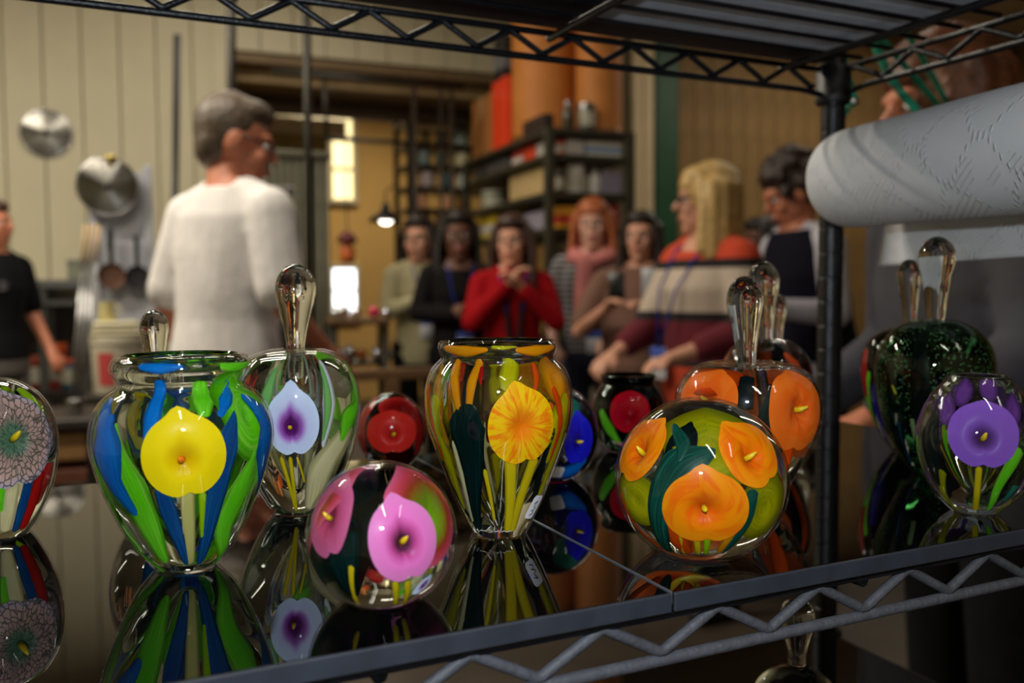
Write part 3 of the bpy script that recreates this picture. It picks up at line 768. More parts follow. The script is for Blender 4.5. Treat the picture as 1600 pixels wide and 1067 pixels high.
S_STEM = solid('pale_stem', (196, 190, 110), .3); S_YST = solid('yellow_stem', (214, 192, 20), .35); S_OLV = solid('olive_veil', (188, 186, 10), .55, (120, 150, 8))
S_ORV = solid('orange_veil', (240, 92, 10), .55, (220, 60, 10)); S_RED = solid('red_veil', (180, 24, 20), .5); S_CRM = solid('cream_swath', (232, 226, 180), .5, (190, 180, 90))
S_PGR = solid('pale_green_leaf', (130, 196, 110), .4, (80, 160, 60)); S_AMB = solid('amber_band', (236, 160, 10), .5, (240, 110, 10)); S_YLM = solid('yellow_lime_band', (206, 200, 10), .5, (150, 170, 10))
S_PUR = solid('purple_veil', (112, 64, 150), .4); S_BLK = solid('black_green_leaf', (8, 20, 20), .1); S_TQ = solid('teal_veil', (40, 130, 110), .4, (20, 90, 90)); S_DB = solid('deep_blue_veil', (20, 24, 150), .4)
S_WHT = solid('milky_white', (220, 226, 230), .4)

GRP = 'lily glass on the black shelf'
# ---- yellow lily vase with blue and green leaves
g = Vessel('glass_vase', 'lipped glass vase with plain yellow lily, blue and green leaves', 'vase', GRP, 292, 884,
    [(884, 46), (868, 60), (850, 74), (815, 93), (777, 109), (740, 123), (690, 135), (655, 133), (630, 124), (612, 110), (602, 96), (594, 92), (586, 97), (575, 103), (563, 102), (556, 97), (553, 90)],
    inner=[(552, 84), (560, 78), (590, 70), (625, 78), (670, 84), (730, 66), (790, 38), (835, 10), (842, .5)])
L_ = [g.strip([(368, 640), (356, 700), (335, 790), (312, 884)], (4, 40, 32, 12), S_NAVY, off=.75),
      g.strip([(238, 700), (262, 800), (292, 884)], (8, 26, 12), S_NAVY, off=.75),
      g.strip([(178, 660), (198, 760), (232, 830), (258, 882)], (6, 60, 40, 14), S_LG, off=.85),
      g.strip([(404, 700), (378, 770), (352, 835), (338, 884)], (8, 52, 34, 12), S_LG, off=.85),
      g.strip([(172, 620), (164, 700), (182, 775)], (16, 60, 14), S_BLUE, off=.6),
      g.strip([(410, 630), (418, 700), (402, 775)], (16, 60, 14), S_BLUE, off=.6),
      g.strip([(292, 770), (297, 884)], (22, 14), S_STEM, 'stem', off=.8),
      g.strip([(318, 770), (312, 884)], (14, 8), S_LIME, 'stem', off=.85)]
f0 = g.petal((288, 715), 119, 127, MY, rot=-6, throat=(-.05, -.12), deep=.24, spadix=M_SPADO, spa=(-.15, .25))
L_ += [f0]
g.petal((392, 640), 110, 160, S_LG, tip=.05, notch=0, deep=.12, lift=.9, name='petal_back')
for (a, b, w, c) in (((246, 596), (228, 700), 26, S_BLUE), ((360, 596), (346, 650), 24, S_BLUE), ((316, 598), (320, 650), 34, S_LG)):
    g.strip([a, ((a[0] + b[0]) / 2, (a[1] + b[1]) / 2), b], (w * .6, w, w * .5), c, 'colour_band', off=.95)
g.strip([(215, 571), (250, 574), (285, 571)], (12, 22, 8), S_BLUE, 'colour_band', off=.6)
g.strip([(345, 571), (372, 573), (392, 565)], (12, 18, 6), S_LG, 'colour_band', off=.6)
g.copy_round(L_, T3)
g.finish()

# ---- clear perfume bottle with pale blue lily
g = Vessel('perfume_bottle', 'clear ribbed perfume bottle with pale blue purple-throated lily and drop stopper', 'perfume bottle', GRP, 466, 799,
    [(799, 36), (780, 52), (740, 74), (690, 92), (640, 100), (600, 96), (572, 84), (555, 68), (546, 44), (543, 18)])
K = [g.strip([(438, 715), (462, 799)], (7, 5), S_YST, 'stem'), g.strip([(453, 715), (463, 799)], (7, 5), S_YST, 'stem'), g.strip([(464, 715), (476, 755)], (4, 3), S_YST, 'stem'),
     g.strip([(552, 660), (505, 735), (487, 797)], (30, 50, 22), S_CRM, off=.95),
     g.strip([(500, 560), (516, 630), (506, 700)], (6, 24, 6), S_WHT, off=.95), g.strip([(500, 566), (514, 630), (505, 690)], (4, 14, 4), S_PGR, off=.75),
     g.strip([(432, 570), (416, 615), (410, 650)], (5, 20, 8), S_PGR, off=.9), g.strip([(560, 630), (548, 655), (535, 690)], (20, 44, 10), S_LG, off=.85)]
K += [g.petal((457, 662), 78, 100, MLV, rot=-2, tip=.3, throat=(-.12, -.2), deep=.35, spadix=M_SPAD)]
g.copy_round(K, T3)
g.finish(cavity=[(756, 0), (745, 6), (715, 20), (680, 32), (640, 38), (600, 32), (575, 20), (560, 10), (552, 0)], lobes=6, amp=.012)
g.stopper([(413, 0), (415, 9), (421, 18), (433, 27), (450, 31), (468, 29), (490, 24), (515, 18), (535, 14.5), (548, 14), (575, 12), (598, 10)], 0, 1)

# ---- red paperweight
def orb(x, yb, rx, top, flat, sq=1.0):
    h = yb - top; P = [(yb, flat)]
    th0 = -math.acos(min(1, flat / rx)) if flat < rx else 0
    for t in np.linspace(th0, math.pi / 2, 14)[1:]:
        c = math.cos(t); s_ = math.sin(t); P.append((yb - h * (s_ - math.sin(th0)) / (1 - math.sin(th0)), rx * max(c, 0)))
    P[-1] = (top, 0); return P
g = Vessel('paperweight', 'small round paperweight with red lily behind the pink one', 'paperweight', GRP, 613, 728, orb(613, 728, 53, 612, 26))
K = [g.petal((628, 642), 74, 58, MRD2, rot=25, tip=.1, deep=.2, lift=.9, name='petal_back'),
     g.petal((612, 676), 84, 66, MRD, rot=0, tip=.08, throat=(.05, -.15), deep=.3, spadix=M_SPAD, spa=(.2, .3)),
     g.strip([(648, 640), (658, 680), (650, 712)], (12, 26, 10), S_RED)]
g.copy_round(K, T3); g.finish(glass_mat('smoky_glass', (150, 150, 156)))

# ---- pink paperweight (front)
g = Vessel('paperweight', 'round paperweight with pink dark-throated lily, nearest the shelf front edge', 'paperweight', GRP, 598, 936, orb(598, 936, 117, 719, 56))
K = [g.strip([(520, 778), (524, 850), (552, 935)], (40, 84, 20), S_DG, off=.95),
     g.strip([(547, 885), (557, 945)], (12, 8), S_YST, 'stem'), g.strip([(618, 910), (618, 948)], (11, 8), S_YST, 'stem'), g.strip([(638, 910), (631, 948)], (12, 8), S_YST, 'stem'),
     g.petal((674, 792), 142, 190, MPKG, rot=24, tip=.12, throat=(.12, -.25), deep=.22, lift=.95, name='petal_back'),
     g.petal((508, 800), 92, 140, MPKS, rot=-25, tip=.15, deep=.25, lift=.75, spadix=M_SPAD, name='flower'),
     g.petal((634, 846), 108, 126, MPK, rot=-8, tip=.24, throat=(-.02, -.06), deep=.34, spadix=M_SPAD, spa=(.25, .5))]
g.copy_round([K[6]], (2.6,)); g.copy_round([K[4]], (3.9,)); g.copy_round(K[:1], (2.5, 3.9)); g.finish()

# ---- yellow and orange vase
g = Vessel('glass_vase', 'lipped glass vase with yellow lily streaked orange and dark leaf', 'vase', GRP, 780, 832,
    [(832, 43), (806, 56), (770, 72), (740, 84), (700, 99), (660, 112), (625, 115.5), (600, 113), (580, 107), (567, 97), (558, 89), (550, 91), (542, 93), (535, 92), (531, 88)],
    inner=[(531, 83), (540, 78), (560, 72), (600, 78), (650, 78), (700, 62), (760, 34), (808, 6), (815, .5)])
K = [g.strip([(736, 632), (727, 668), (737, 740), (748, 832)], (18, 62, 34, 12), S_DG, off=.75),
     g.strip([(672, 640), (694, 715), (724, 800)], (10, 30, 10), S_YLM), g.strip([(705, 690), (728, 780), (740, 830)], (8, 12, 6), S_CRM),
     g.strip([(668, 600), (672, 660), (690, 720)], (10, 22, 8), S_ORV, off=.8),
     g.strip([(798, 715), (795, 832)], (20, 15), S_YST, 'stem', off=.8), g.strip([(838, 715), (812, 790), (802, 832)], (20, 16, 10), S_YST, 'stem', off=.8),
     g.strip([(868, 670), (840, 770), (826, 830)], (20, 14, 10), S_BLK), g.strip([(888, 615), (876, 665), (856, 725)], (24, 64, 20), S_YLM),
     g.strip([(756, 735), (772, 815)], (8, 5), S_YST, 'stem')]
K += [g.petal((819, 669), 106, 118, MYO, rot=-10, tip=.2, throat=(-.02, .02), deep=.2)]
g.petal((872, 592), 62, 76, S_AMB, tip=0, notch=0, deep=.08, lift=.9, name='petal_back')
for (P_, w, c) in (([(712, 562), (708, 600), (716, 645)], 18, S_AMB), ([(748, 562), (735, 600), (731, 650)], 16, S_AMB), ([(800, 562), (794, 590), (790, 610)], 30, S_YLM), ([(835, 565), (838, 610)], 12, S_ORV), ([(752, 570), (750, 600)], 8, S_RED)):
    g.strip(P_, (w * .8, w, w * .5), c, 'colour_band', off=.95)
g.strip([(692, 543), (725, 548), (762, 546)], (12, 22, 8), S_AMB, 'colour_band', off=.6)
g.strip([(768, 540), (785, 542), (806, 540)], (6, 10, 5), S_YLM, 'colour_band', off=.6)
g.strip([(806, 547), (840, 547), (868, 541)], (8, 22, 8), S_AMB, 'colour_band', off=.6)
g.copy_round(K, T3)
g.sticker((834, 792), 23, 40, 14, ink=([(-.5, .3), (.1, .55), (-.2, .1), (.35, -.05), (-.4, -.35)], [(-.1, -.2), (.3, -.5), (-.3, -.7)]))
SG = [(738, 829), (741, 826), (743, 831), (746, 826), (748, 831), (751, 828), (755, 829), (760, 829), (764, 824), (768, 821), (763, 826), (768, 829), (764, 832), (771, 830), (773, 822), (773, 831), (778, 829), (781, 832), (784, 822), (783, 831), (788, 829), (791, 831), (800, 829)]
MB().tube([g.P(*g.px(x, y), -.0001) for x, y in SG], .00016, 5).build('engraved_signature', mat('engraved_frost', (225, 225, 225), .8), g.root)
g.finish()

# ---- blue paperweight behind the yellow vase
g = Vessel('paperweight', 'round paperweight with deep blue lily half hidden behind yellow vase', 'paperweight', GRP, 860, 748, orb(860, 748, 76, 598, 36))
K = [g.petal((908, 688), 56, 78, MBL, rot=4, tip=.2, deep=.3, spadix=M_SPAD, spa=(.5, .1)), g.strip([(898, 622), (885, 650), (878, 690)], (20, 44, 20), S_TQ),
     g.strip([(890, 604), (922, 632), (934, 672)], (10, 16, 10), S_PUR, off=.7), g.strip([(862, 742), (894, 738), (918, 718)], (24, 34, 12), S_BLUE)]
g.copy_round(K, T3); g.sticker((870, 738), 20, 22, 8); g.finish(glass_mat('blue_grey_glass', (150, 160, 190)))

# ---- small red vase
g = Vessel('glass_vase', 'small dark glass vase with red bud, behind the orange paperweight', 'vase', GRP, 981, 704,
    [(704, 30), (690, 44), (665, 55), (640, 58), (620, 54), (606, 46), (599, 41), (593, 42), (587, 44), (584, 42)], inner=[(584, 38), (592, 34), (610, 36), (640, 34), (670, 14), (680, .5)])
K = [g.petal((985, 644), 64, 66, petal_mat('calla_crimson', ((0, (140, 0, 18)), (1, (196, 10, 34))), trans=.25), tip=.05, notch=.05, deep=-.15, lift=.7, name='bud'),
     g.strip([(938, 640), (950, 670), (968, 695)], (10, 20, 8), S_LG), g.strip([(1000, 672), (995, 700)], (14, 8), S_LG), g.strip([(960, 690), (985, 702)], (8, 8), solid('pink_veil', (220, 130, 150)))]
g.copy_round(K, T3); g.finish(glass_mat('dark_green_glass', (90, 110, 96)))

# ---- orange paperweight
g = Vessel('paperweight', 'large round paperweight with three orange lilies and dark green leaves', 'paperweight', GRP, 1094, 862, orb(1094, 862, 133, 619, 60))
K = [g.petal((1112, 690), 150, 150, S_OLV, tip=.05, notch=0, deep=.1, lift=1.0, name='petal_back'),
     g.petal((988, 782), 110, 84, S_YLM, tip=.0, notch=0, deep=.1, lift=1.0, name='petal_back'), g.petal((1200, 795), 96, 110, S_OLV, tip=0, notch=0, deep=.1, lift=1.0, name='petal_back'),
     g.petal((1062, 700), 46, 88, S_BLK, tip=.2, notch=0, deep=.05, lift=.95, rot=8, name='leaf'),
     g.strip([(1118, 700), (1064, 730), (1030, 795), (1044, 865)], (10, 70, 46, 14), S_TEAL, off=.8), g.strip([(1180, 765), (1165, 820), (1132, 866)], (20, 24, 10), S_TEAL, off=.85),
     g.strip([(1052, 660), (1066, 690), (1060, 720)], (8, 24, 8), S_TEAL, off=.7),
     g.strip([(968, 770), (985, 815), (1030, 858)], (8, 14, 8), S_ORV, off=.7), g.strip([(1046, 815), (1060, 850), (1075, 868)], (20, 34, 16), S_ORV), g.strip([(1150, 830), (1125, 866)], (24, 12), S_AMB),
     g.strip([(1062, 838), (1068, 868)], (12, 8), S_YST, 'stem'), g.strip([(1088, 840), (1091, 869)], (12, 9), S_YST, 'stem'), g.strip([(1106, 840), (1103, 869)], (12, 8), S_LIME, 'stem'),
     g.petal((993, 698), 104, 106, MOR, rot=18, tip=.2, throat=(.1, -.1), deep=.3, spadix=M_SPAD),
     g.petal((1178, 706), 104, 104, MOR, rot=-26, tip=.22, throat=(-.1, -.1), deep=.3, spadix=M_SPAD, spa=(.6, .2)),
     g.petal((1103, 798), 128, 112, MOR, rot=-4, tip=.2, throat=(-.04, -.02), deep=.3, spadix=M_SPAD, spa=(.1, .0))]
g.copy_round([K[0], K[4], K[15]], (2.3, 4.0)); g.finish()

# ---- orange perfume bottle
g = Vessel('perfume_bottle', 'orange lily perfume bottle behind orange paperweight, foremost of three drop stoppers', 'perfume bottle', GRP, 1166, 788,
    [(788, 34), (765, 56), (735, 78), (700, 96), (660, 110), (620, 111), (595, 103), (576, 86), (566, 62), (566, 34), (570, 15)])
K = [g.petal((1253, 642), 106, 128, MOR2, rot=6, tip=.14, throat=(.05, .0), deep=.28, spadix=M_SPAD, spa=(.6, .2)),
     g.petal((1098, 622), 110, 96, MOR2, rot=10, tip=.2, throat=(0, -.1), deep=.25, spadix=M_SPAD),
     g.petal((1105, 590), 110, 60, S_ORV, tip=0, notch=0, deep=.1, lift=1.0, name='petal_back'),
     g.strip([(1215, 600), (1208, 660), (1215, 720)], (20, 46, 20), S_DG), g.strip([(1168, 585), (1160, 640)], (20, 30), S_BLK), g.strip([(1236, 690), (1222, 740), (1200, 785)], (24, 30, 12), S_ORV)]
g.copy_round([K[0], K[3]], (2.1,)); g.copy_round([K[1]], (3.7,))
g.finish(cavity=[(740, 0), (720, 10), (680, 24), (640, 28), (605, 20), (585, 9), (578, 0)])
g.stopper([(432, 0), (434, 9), (440, 17), (452, 25), (469, 28), (488, 26), (515, 21), (545, 16), (570, 14), (600, 11), (620, 9)], 0, -2)

# ---- bottles behind it
g = Vessel('perfume_bottle', 'dark clear perfume bottle second behind the orange one, taller drop stopper', 'perfume bottle', GRP, 1196, 712,
    [(712, 24), (690, 42), (650, 60), (610, 70), (575, 69), (550, 58), (535, 40), (527, 16)])
K = [g.strip([(1140, 545), (1130, 600), (1150, 680)], (10, 30, 14), S_ORV), g.strip([(1250, 560), (1255, 620), (1230, 690)], (8, 26, 12), S_BLK), g.petal((1210, 620), 60, 70, MOR2, deep=.2)]
g.copy_round(K, T3); g.finish(glass_mat('grey_glass', (190, 196, 200)))
g.stopper([(409, 0), (411, 8), (417, 16), (428, 22), (441, 24), (458, 22), (480, 17), (505, 13), (527, 11), (560, 8)], 0, -3)
g = Vessel('perfume_bottle', 'small clear perfume bottle rearmost behind the orange one, only its stopper showing', 'perfume bottle', GRP, 1212, 690,
    [(690, 24), (660, 44), (620, 54), (580, 48), (555, 30), (546, 11)])
g.petal((1212, 620), 50, 60, MOR2); g.finish()
g.stopper([(459, 0), (461, 6), (467, 11), (478, 13.5), (492, 13), (515, 9), (545, 7), (570, 6)], 0, 0)

# ---- green glitter bottle
g = Vessel('perfume_bottle', 'dark green glittering perfume bottle behind the violet lily vase', 'perfume bottle', GRP, 1456, 742,
    [(742, 26), (720, 44), (690, 60), (650, 76), (610, 85), (570, 86), (540, 79), (517, 62), (503, 38), (498, 15)])
K = [g.strip([(1392, 560), (1392, 640), (1420, 730)], (14, 20, 10), S_BLK), g.strip([(1404, 660), (1424, 730)], (10, 8), S_NAVY), g.strip([(1410, 620), (1418, 720)], (12, 10), S_DG),
     g.strip([(1440, 520), (1436, 600), (1440, 720)], (16, 30, 14), S_BLK), g.strip([(1392, 602), (1398, 616)], (6, 5), mat('yellow_spadix', (222, 190, 20)), 'spadix'), g.strip([(1424, 655), (1432, 690)], (8, 12), S_CRM)]
g.copy_round(K[:4], T3); g.finish(glitter_mat(), coat_mat('green_tint_gather', (196, 216, 200)))
g.stopper([(371, 0), (373, 8), (379, 17), (389, 24), (402, 27), (420, 25), (445, 20), (470, 16), (498, 13), (530, 10), (550, 9)], 0, 0)
g = Vessel('perfume_bottle', 'perfume bottle with red and green side, left behind the glittering one', 'perfume bottle', GRP, 1419, 706,
    [(706, 24), (680, 42), (640, 60), (600, 71), (570, 73), (540, 66), (522, 50), (512, 28), (508, 12)])
K = [g.strip([(1352, 545), (1347, 580), (1352, 620)], (20, 30, 14), S_RED, off=.7), g.strip([(1356, 580), (1354, 630), (1370, 670)], (12, 30, 10), S_LG), g.strip([(1366, 600), (1372, 650), (1392, 700)], (14, 24, 10), S_DB), g.strip([(1374, 660), (1396, 702)], (8, 8), S_CRM)]
g.copy_round(K, (1.2, 2.4, 3.6, 4.8)); g.finish(glass_mat('dark_green_glass', (90, 110, 96)))
g.stopper([(406, 0), (408, 7), (415, 14), (427, 18), (440, 17), (465, 13), (490, 10), (508, 8.5), (540, 7)], 0, -2)

# ---- violet vase
g = Vessel('glass_vase', 'round glass vase with large violet lily at the right shelf edge', 'vase', GRP, 1523, 799,
    [(799, 32), (785, 46), (765, 64), (740, 76), (710, 85), (675, 87), (645, 80), (615, 66), (598, 52), (590, 47), (586, 45)], inner=[(585, 40), (592, 36), (610, 40), (650, 46), (690, 40), (740, 18), (760, .5)])
K = [g.strip([(1470, 735), (1492, 799)], (16, 12), S_OLV), g.strip([(1530, 730), (1524, 799)], (10, 9), S_YST, 'stem'), g.strip([(1594, 700), (1560, 765), (1545, 799)], (24, 14, 8), S_LG, off=.85),
     g.strip([(1462, 640), (1450, 690), (1468, 760)], (14, 44, 20), S_BLK), g.strip([(1590, 760), (1570, 785)], (16, 8), S_TQ)]
for (x, y) in ((1478, 640), (1504, 612), (1545, 606), (1586, 640)): g.petal((x, y), 27, 48, S_PUR, rot=(x - 1523) * .3, tip=.4, notch=0, deep=.15, lift=.9, name='petal_back')
K += [g.petal((1538, 680), 101, 101, MVI, rot=0, tip=.06, throat=(-.02, -.16), deep=.34, spadix=M_SPAD, spa=(.25, .6))]
g.copy_round(K[:4], T3); g.copy_round(K[5:], (2.3, 4.0)); g.sticker((1467, 787), 22, 30, -24, ink=([(-.3, .2), (.2, .3), (0, -.3)],)); g.finish()

# ---- left paperweight cut by the frame
g = Vessel('paperweight', 'tall egg paperweight with lacy pink grey lily at the left end', 'paperweight', GRP, 4, 834,
    [(834, 40), (815, 52), (780, 68), (740, 79), (690, 83), (650, 77), (620, 62), (603, 44), (592, 22), (588, 0)])
K = [g.petal((20, 688), 128, 150, MLC, rot=-6, tip=.15, throat=(.05, .0), deep=.25, spadix=M_SPAD, spa=(.3, .5)),
     g.strip([(30, 604), (55, 630), (74, 668)], (14, 30, 14), S_LIME), g.strip([(66, 735), (52, 785), (36, 828)], (16, 24, 14), S_RED, off=.8),
     g.strip([(48, 740), (38, 790), (24, 832)], (14, 18, 10), S_NAVY, off=.8), g.strip([(20, 755), (12, 800), (8, 832)], (22, 26, 14), S_CRM), g.strip([(2, 745), (2, 800)], (14, 12), S_LG)]
g.copy_round(K, T3); g.finish()

# ---- bottle hidden behind the yellow lily vase: its stopper shows over the lip
g = Vessel('perfume_bottle', 'perfume bottle hidden behind the yellow lily vase, drop stopper showing above lip', 'perfume bottle', GRP, 252, 806,
    [(806, 34), (790, 50), (750, 68), (700, 78), (650, 74), (622, 60), (608, 40), (600, 15)])
K = [g.petal((250, 700), 70, 90, MBL, deep=.3), g.strip([(215, 690), (235, 760), (248, 804)], (20, 30, 12), S_BLUE)]
g.copy_round(K, T3); g.finish()
g.stopper([(484, 0), (486, 7), (492, 15), (502, 20), (514, 21.5), (530, 19), (560, 14), (590, 12), (615, 11), (640, 9)], 0, -1)

# ---- bottle standing on the shelf below
q = pl(1245, 1045, 1, rk(.4, .46, 0)[1]); zb = .788
M_ = .54 / FPX
bt = thing('perfume_bottle', 'clear perfume bottle on the lower shelf, seen below the truss', 'perfume bottle', (q[0], q[1], zb), 0)
zt = q[2] - zb
prof = [(0, 0), (.016, 0), (.03, zt * .35), (.034, zt * .6), (.028, zt * .85), (.016, zt * .97), (.006, zt), (0, zt)]
MB().lathe([tuple(p) for p in spline(prof, 40)], 48).build('glass_body', G_CLEAR, bt, sharp=60)
sp_ = spline([(0, zt + .001), (.0055, zt + .002), (.006, zt + .012), (.0095, zt + .026), (.0115, zt + .037), (.009, zt + .046), (0, zt + .051)], 30)
MB().lathe([(max(a, 0), b) for a, b in sp_], 32).build('stopper', G_STOP, bt, sharp=60)

# ================================================================== people
def skin(n, rgb): return mat('skin_' + n, rgb, .5, noise=.06, nscale=12)
def hairm(n, rgb, hi=.35): return mat('hair_' + n, rgb, .45, noise=hi, nscale=35, bump=.5, bscale=60)
def cloth(n, rgb, b=.3): return mat('cloth_' + n, rgb, .85, noise=.08, nscale=10, bump=b, bscale=14, spec=.12)
def stripes(name, bands, base, axis=2, fine=None, fc=None):
    if name in MATS: return MATS[name]
    m = bpy.data.materials.new(name); m.use_nodes = True; MATS[name] = m; nt = m.node_tree; N = nt.nodes; L = nt.links
    b = N['Principled BSDF']; b.inputs['Roughness'].default_value = .9
    tc = N.new('ShaderNodeTexCoord'); sp = N.new('ShaderNodeSeparateXYZ'); L.new(tc.outputs['Object'], sp.inputs[0])
    mp = N.new('ShaderNodeMath'); mp.operation = 'MULTIPLY'; L.new(sp.outputs[axis], mp.inputs[0])
    r = N.new('ShaderNodeValToRGB'); r.color_ramp.interpolation = 'CONSTANT'; el = r.color_ramp.elements
    if fine:
        mp.inputs[1].default_value = fine; f = N.new('ShaderNodeMath'); f.operation = 'FRACT'; L.new(mp.outputs[0], f.inputs[0]); L.new(f.outputs[0], r.inputs[0])
        el[0].position = 0; el[0].color = (*lin(base), 1); el[1].position = .5; el[1].color = (*lin(fc), 1)
    else:
        mp.inputs[1].default_value = .5; L.new(mp.outputs[0], r.inputs[0])
        while len(el) < len(bands): el.new(.5)
        for e, (z, c) in zip(el, bands): e.position = z * .5; e.color = (*lin(c), 1)
    L.new(r.outputs[0], b.inputs['Base Color']); return m
M_EYE = mat('eye_white', (210, 204, 198), .3); M_IRIS = mat('dark_iris', (36, 26, 20), .2); M_LIP = mat('lips', (168, 84, 80), .5)
M_SHOE = mat('dark_shoe', (30, 28, 28), .5); M_GLASSF = mat('dark_spectacles', (24, 20, 20), .3)

def rotz(a): c, s = math.cos(a), math.sin(a); return np.array([[c, -s, 0], [s, c, 0], [0, 0, 1.0]])
def rotx(a): c, s = math.cos(a), math.sin(a); return np.array([[1, 0, 0], [0, c, -s], [0, s, c]])

class Body:
    """local frame: facing +Y, own right hand at +X, unit figure 1.70 m tall"""
    def __init__(s, label, px, py, d, face, head_face=None, nod=0, lean=0, girth=1.0, skin_m=None, arms=None, H=None, chest=0.0, headk=1.0, group=None):
        s.top = at(px, py, d); H = H or (s.top[2] + .0)
        s.k = H / 1.70 ; s.g = girth; s.lean = lean; s.sk = skin_m
        fd = -np.array([FW[0], FW[1], 0]) * math.cos(R_(face)) + np.array([RT[0], RT[1], 0]) * math.sin(R_(face))
        s.rz = math.atan2(fd[1], fd[0]) - math.pi / 2
        hd = 0 if head_face is None else R_(head_face - face)
        s.hy = hd; s.nod = R_(nod); s.hk = headk
        s.HM = rotz(s.hy) @ rotx(-s.nod)
        hc = s.bend(np.array([0, .015, 1.575])); s.hc = hc
        off = rotz(s.rz) @ (np.array([hc[0], hc[1], 0]) * s.k)
        s.loc = np.array([s.top[0], s.top[1], 0]) - off
        s.root = thing('person', label, 'person', s.loc, s.rz, group)
        s.arms = arms or {}
        s.ch = chest
        s.make_body()
    def bend(s, p):
        p = np.array(p, float)
        if p[2] > .92 and s.lean:
            a = R_(s.lean) * min(1, (p[2] - .92) / .25); q = p - (0, 0, .92); c, n = math.cos(a), math.sin(a)
            return np.array([q[0], q[1] * c + q[2] * n, -q[1] * n + q[2] * c + .92])
        return p
    def head(s, p): return s.hc + s.HM @ (np.array(p, float) * s.hk)
    def fin(s, mb, name, m, voxel=.0095, smooth=3, parent=None, remesh=True):
        mb.v = [tuple(np.array(p) * s.k) for p in mb.v]
        o = mb.build(name, m, parent or s.root)
        if remesh: bake(o, voxel, smooth)
        return o
    def joints(s, sd):
        sh = s.bend((sd * .165 * (s.g * .4 + .6), -.005, 1.355))
        e, w = s.arms.get('R' if sd > 0 else 'L', ((sd * .235 * (s.g * .5 + .5), -.03, 1.115), (sd * .245 * (s.g * .5 + .5), .06, .885)))
        return sh, np.array(e, float), np.array(w, float)
    def torso_rings(s, e=0.0, z0=.84, z1=1.47):
        g = s.g
        R = [(.80, .155, .115), (.88, .165 * (1 + .7 * (g - 1)), .125), (.95, .155 * g, .118 * g), (1.04, .138 * g, .108 * g), (1.14, .145 * g, .112 * g), (1.25, .160 * (g * .7 + .3), .118 + s.ch), (1.34, .160, .105), (1.39, .132, .088), (1.43, .105, .072), (1.46, .066, .062), (1.49, .056, .058)]
        return [(z, rx + e, ry + e) for z, rx, ry in R if z0 <= z <= z1]
    def torso(s, mb, e, z0, z1):
        m2 = MB().loft([(z, rx, ry, 0, .006 if 1.2 < z < 1.3 else 0) for z, rx, ry in s.torso_rings(e, z0, z1)], 24); m2.map(s.bend); return mb.add(m2.v, m2.f)
    def hand(s, mb, w, e, curl=.5):
        d = w - e; d /= np.linalg.norm(d); up = np.array([0, 0, 1.0]); sd = np.cross(d, up)
        if np.linalg.norm(sd) < .2: sd = np.array([0, 1.0, 0])
        sd /= np.linalg.norm(sd); n = np.cross(sd, d)
        if n[2] > 0: n = -n
        pc = w + d * .045; mb.cap(w, .024, w + d * .02, .026)
        mb.cap(w + d * .02 - sd * .016, .019, w + d * .085 - sd * .024, .016); mb.cap(w + d * .02 + sd * .016, .019, w + d * .085 + sd * .024, .016); mb.cap(w + d * .02, .02, w + d * .085, .018)
        for i, L in enumerate((.062, .074, .070, .052)):
            b = w + d * .088 + sd * (-.029 + .0195 * i); k = b + (d * .8 + n * .3 * curl * 2) * L * .5; t = k + (d * (.7 - curl * .7) + n * (.5 + curl)) * L * .45
            mb.cap(b, .0095, k, .009, 8, 3); mb.cap(k, .009, t, .0075, 8, 3)
        b = w + d * .035 - sd * .03; k = b + (d * .6 - sd * .55 + n * .2) * .036; mb.cap(b, .013, k, .011, 8, 3); mb.cap(k, .011, k + (d * .8 + n * .3) * .03, .009, 8, 3)
    def make_body(s):
        mb = MB(); M = s.HM * s.hk
        mb.ell(s.head((0, -.012, .022)), (.073, .092, .098), 20, 14, M); mb.ell(s.head((0, .022, -.05)), (.056, .066, .068), 16, 12, M)
        mb.ell(s.head((0, .062, -.098)), (.024, .022, .02), 12, 8, M); mb.ell(s.head((0, .075, .03)), (.052, .02, .014), 12, 8, M)
        mb.cap(s.head((0, .084, .018)), .010, s.head((0, .106, -.020)), .0145, 10); mb.ell(s.head((0, .082, -.058)), (.024, .012, .016), 12, 8, M)
        for sd in (-1, 1):
            mb.ell(s.head((sd * .075, -.006, -.008)), (.011, .024, .034), 10, 8, M); mb.ell(s.head((sd * .036, .066, -.026)), (.02, .02, .022), 10, 8, M)
        mb.cap(s.bend((0, -.012, 1.43)), .060, s.head((0, -.018, -.07)), .053, 16)
        s.torso(mb, 0, .80, 1.47)
        for sd in (-1, 1):
            sh, e, w = s.joints(sd)
            mb.cap(s.bend((sd * .07, 0, 1.405)), .042, sh, .052); mb.cap(sh, .052, e, .039); mb.cap(e, .039, w, .026); s.hand(mb, w, e)
            hp = np.array([sd * .088, 0, .90]); kn = np.array([sd * .095, .012, .48]); an = np.array([sd * .10, -.01, .09])
            mb.cap(hp, .085 * (s.g * .6 + .4), kn, .055); mb.cap(kn, .055, an, .037); mb.cap(an + (0, -.02, -.05), .036, an + (0, .12, -.057), .03)
        s.body = s.fin(mb, 'body', s.sk, .0085, 3)
        # face
        for sd in (-1, 1):
            ey = s.fin(MB().ell(s.head((sd * .031, .076, .005)), (.0135, .010, .009), 10, 8, M), 'eye', M_EYE, remesh=False)
            s.fin(MB().ell(s.head((sd * .031, .0845, .005)), (.0062, .0035, .0062), 8, 6, M), 'iris', M_IRIS, parent=ey, remesh=False)
        s.fin(MB().ell(s.head((0, .092, -.058)), (.021, .006, .0075), 10, 8, M), 'lips', M_LIP, remesh=False)
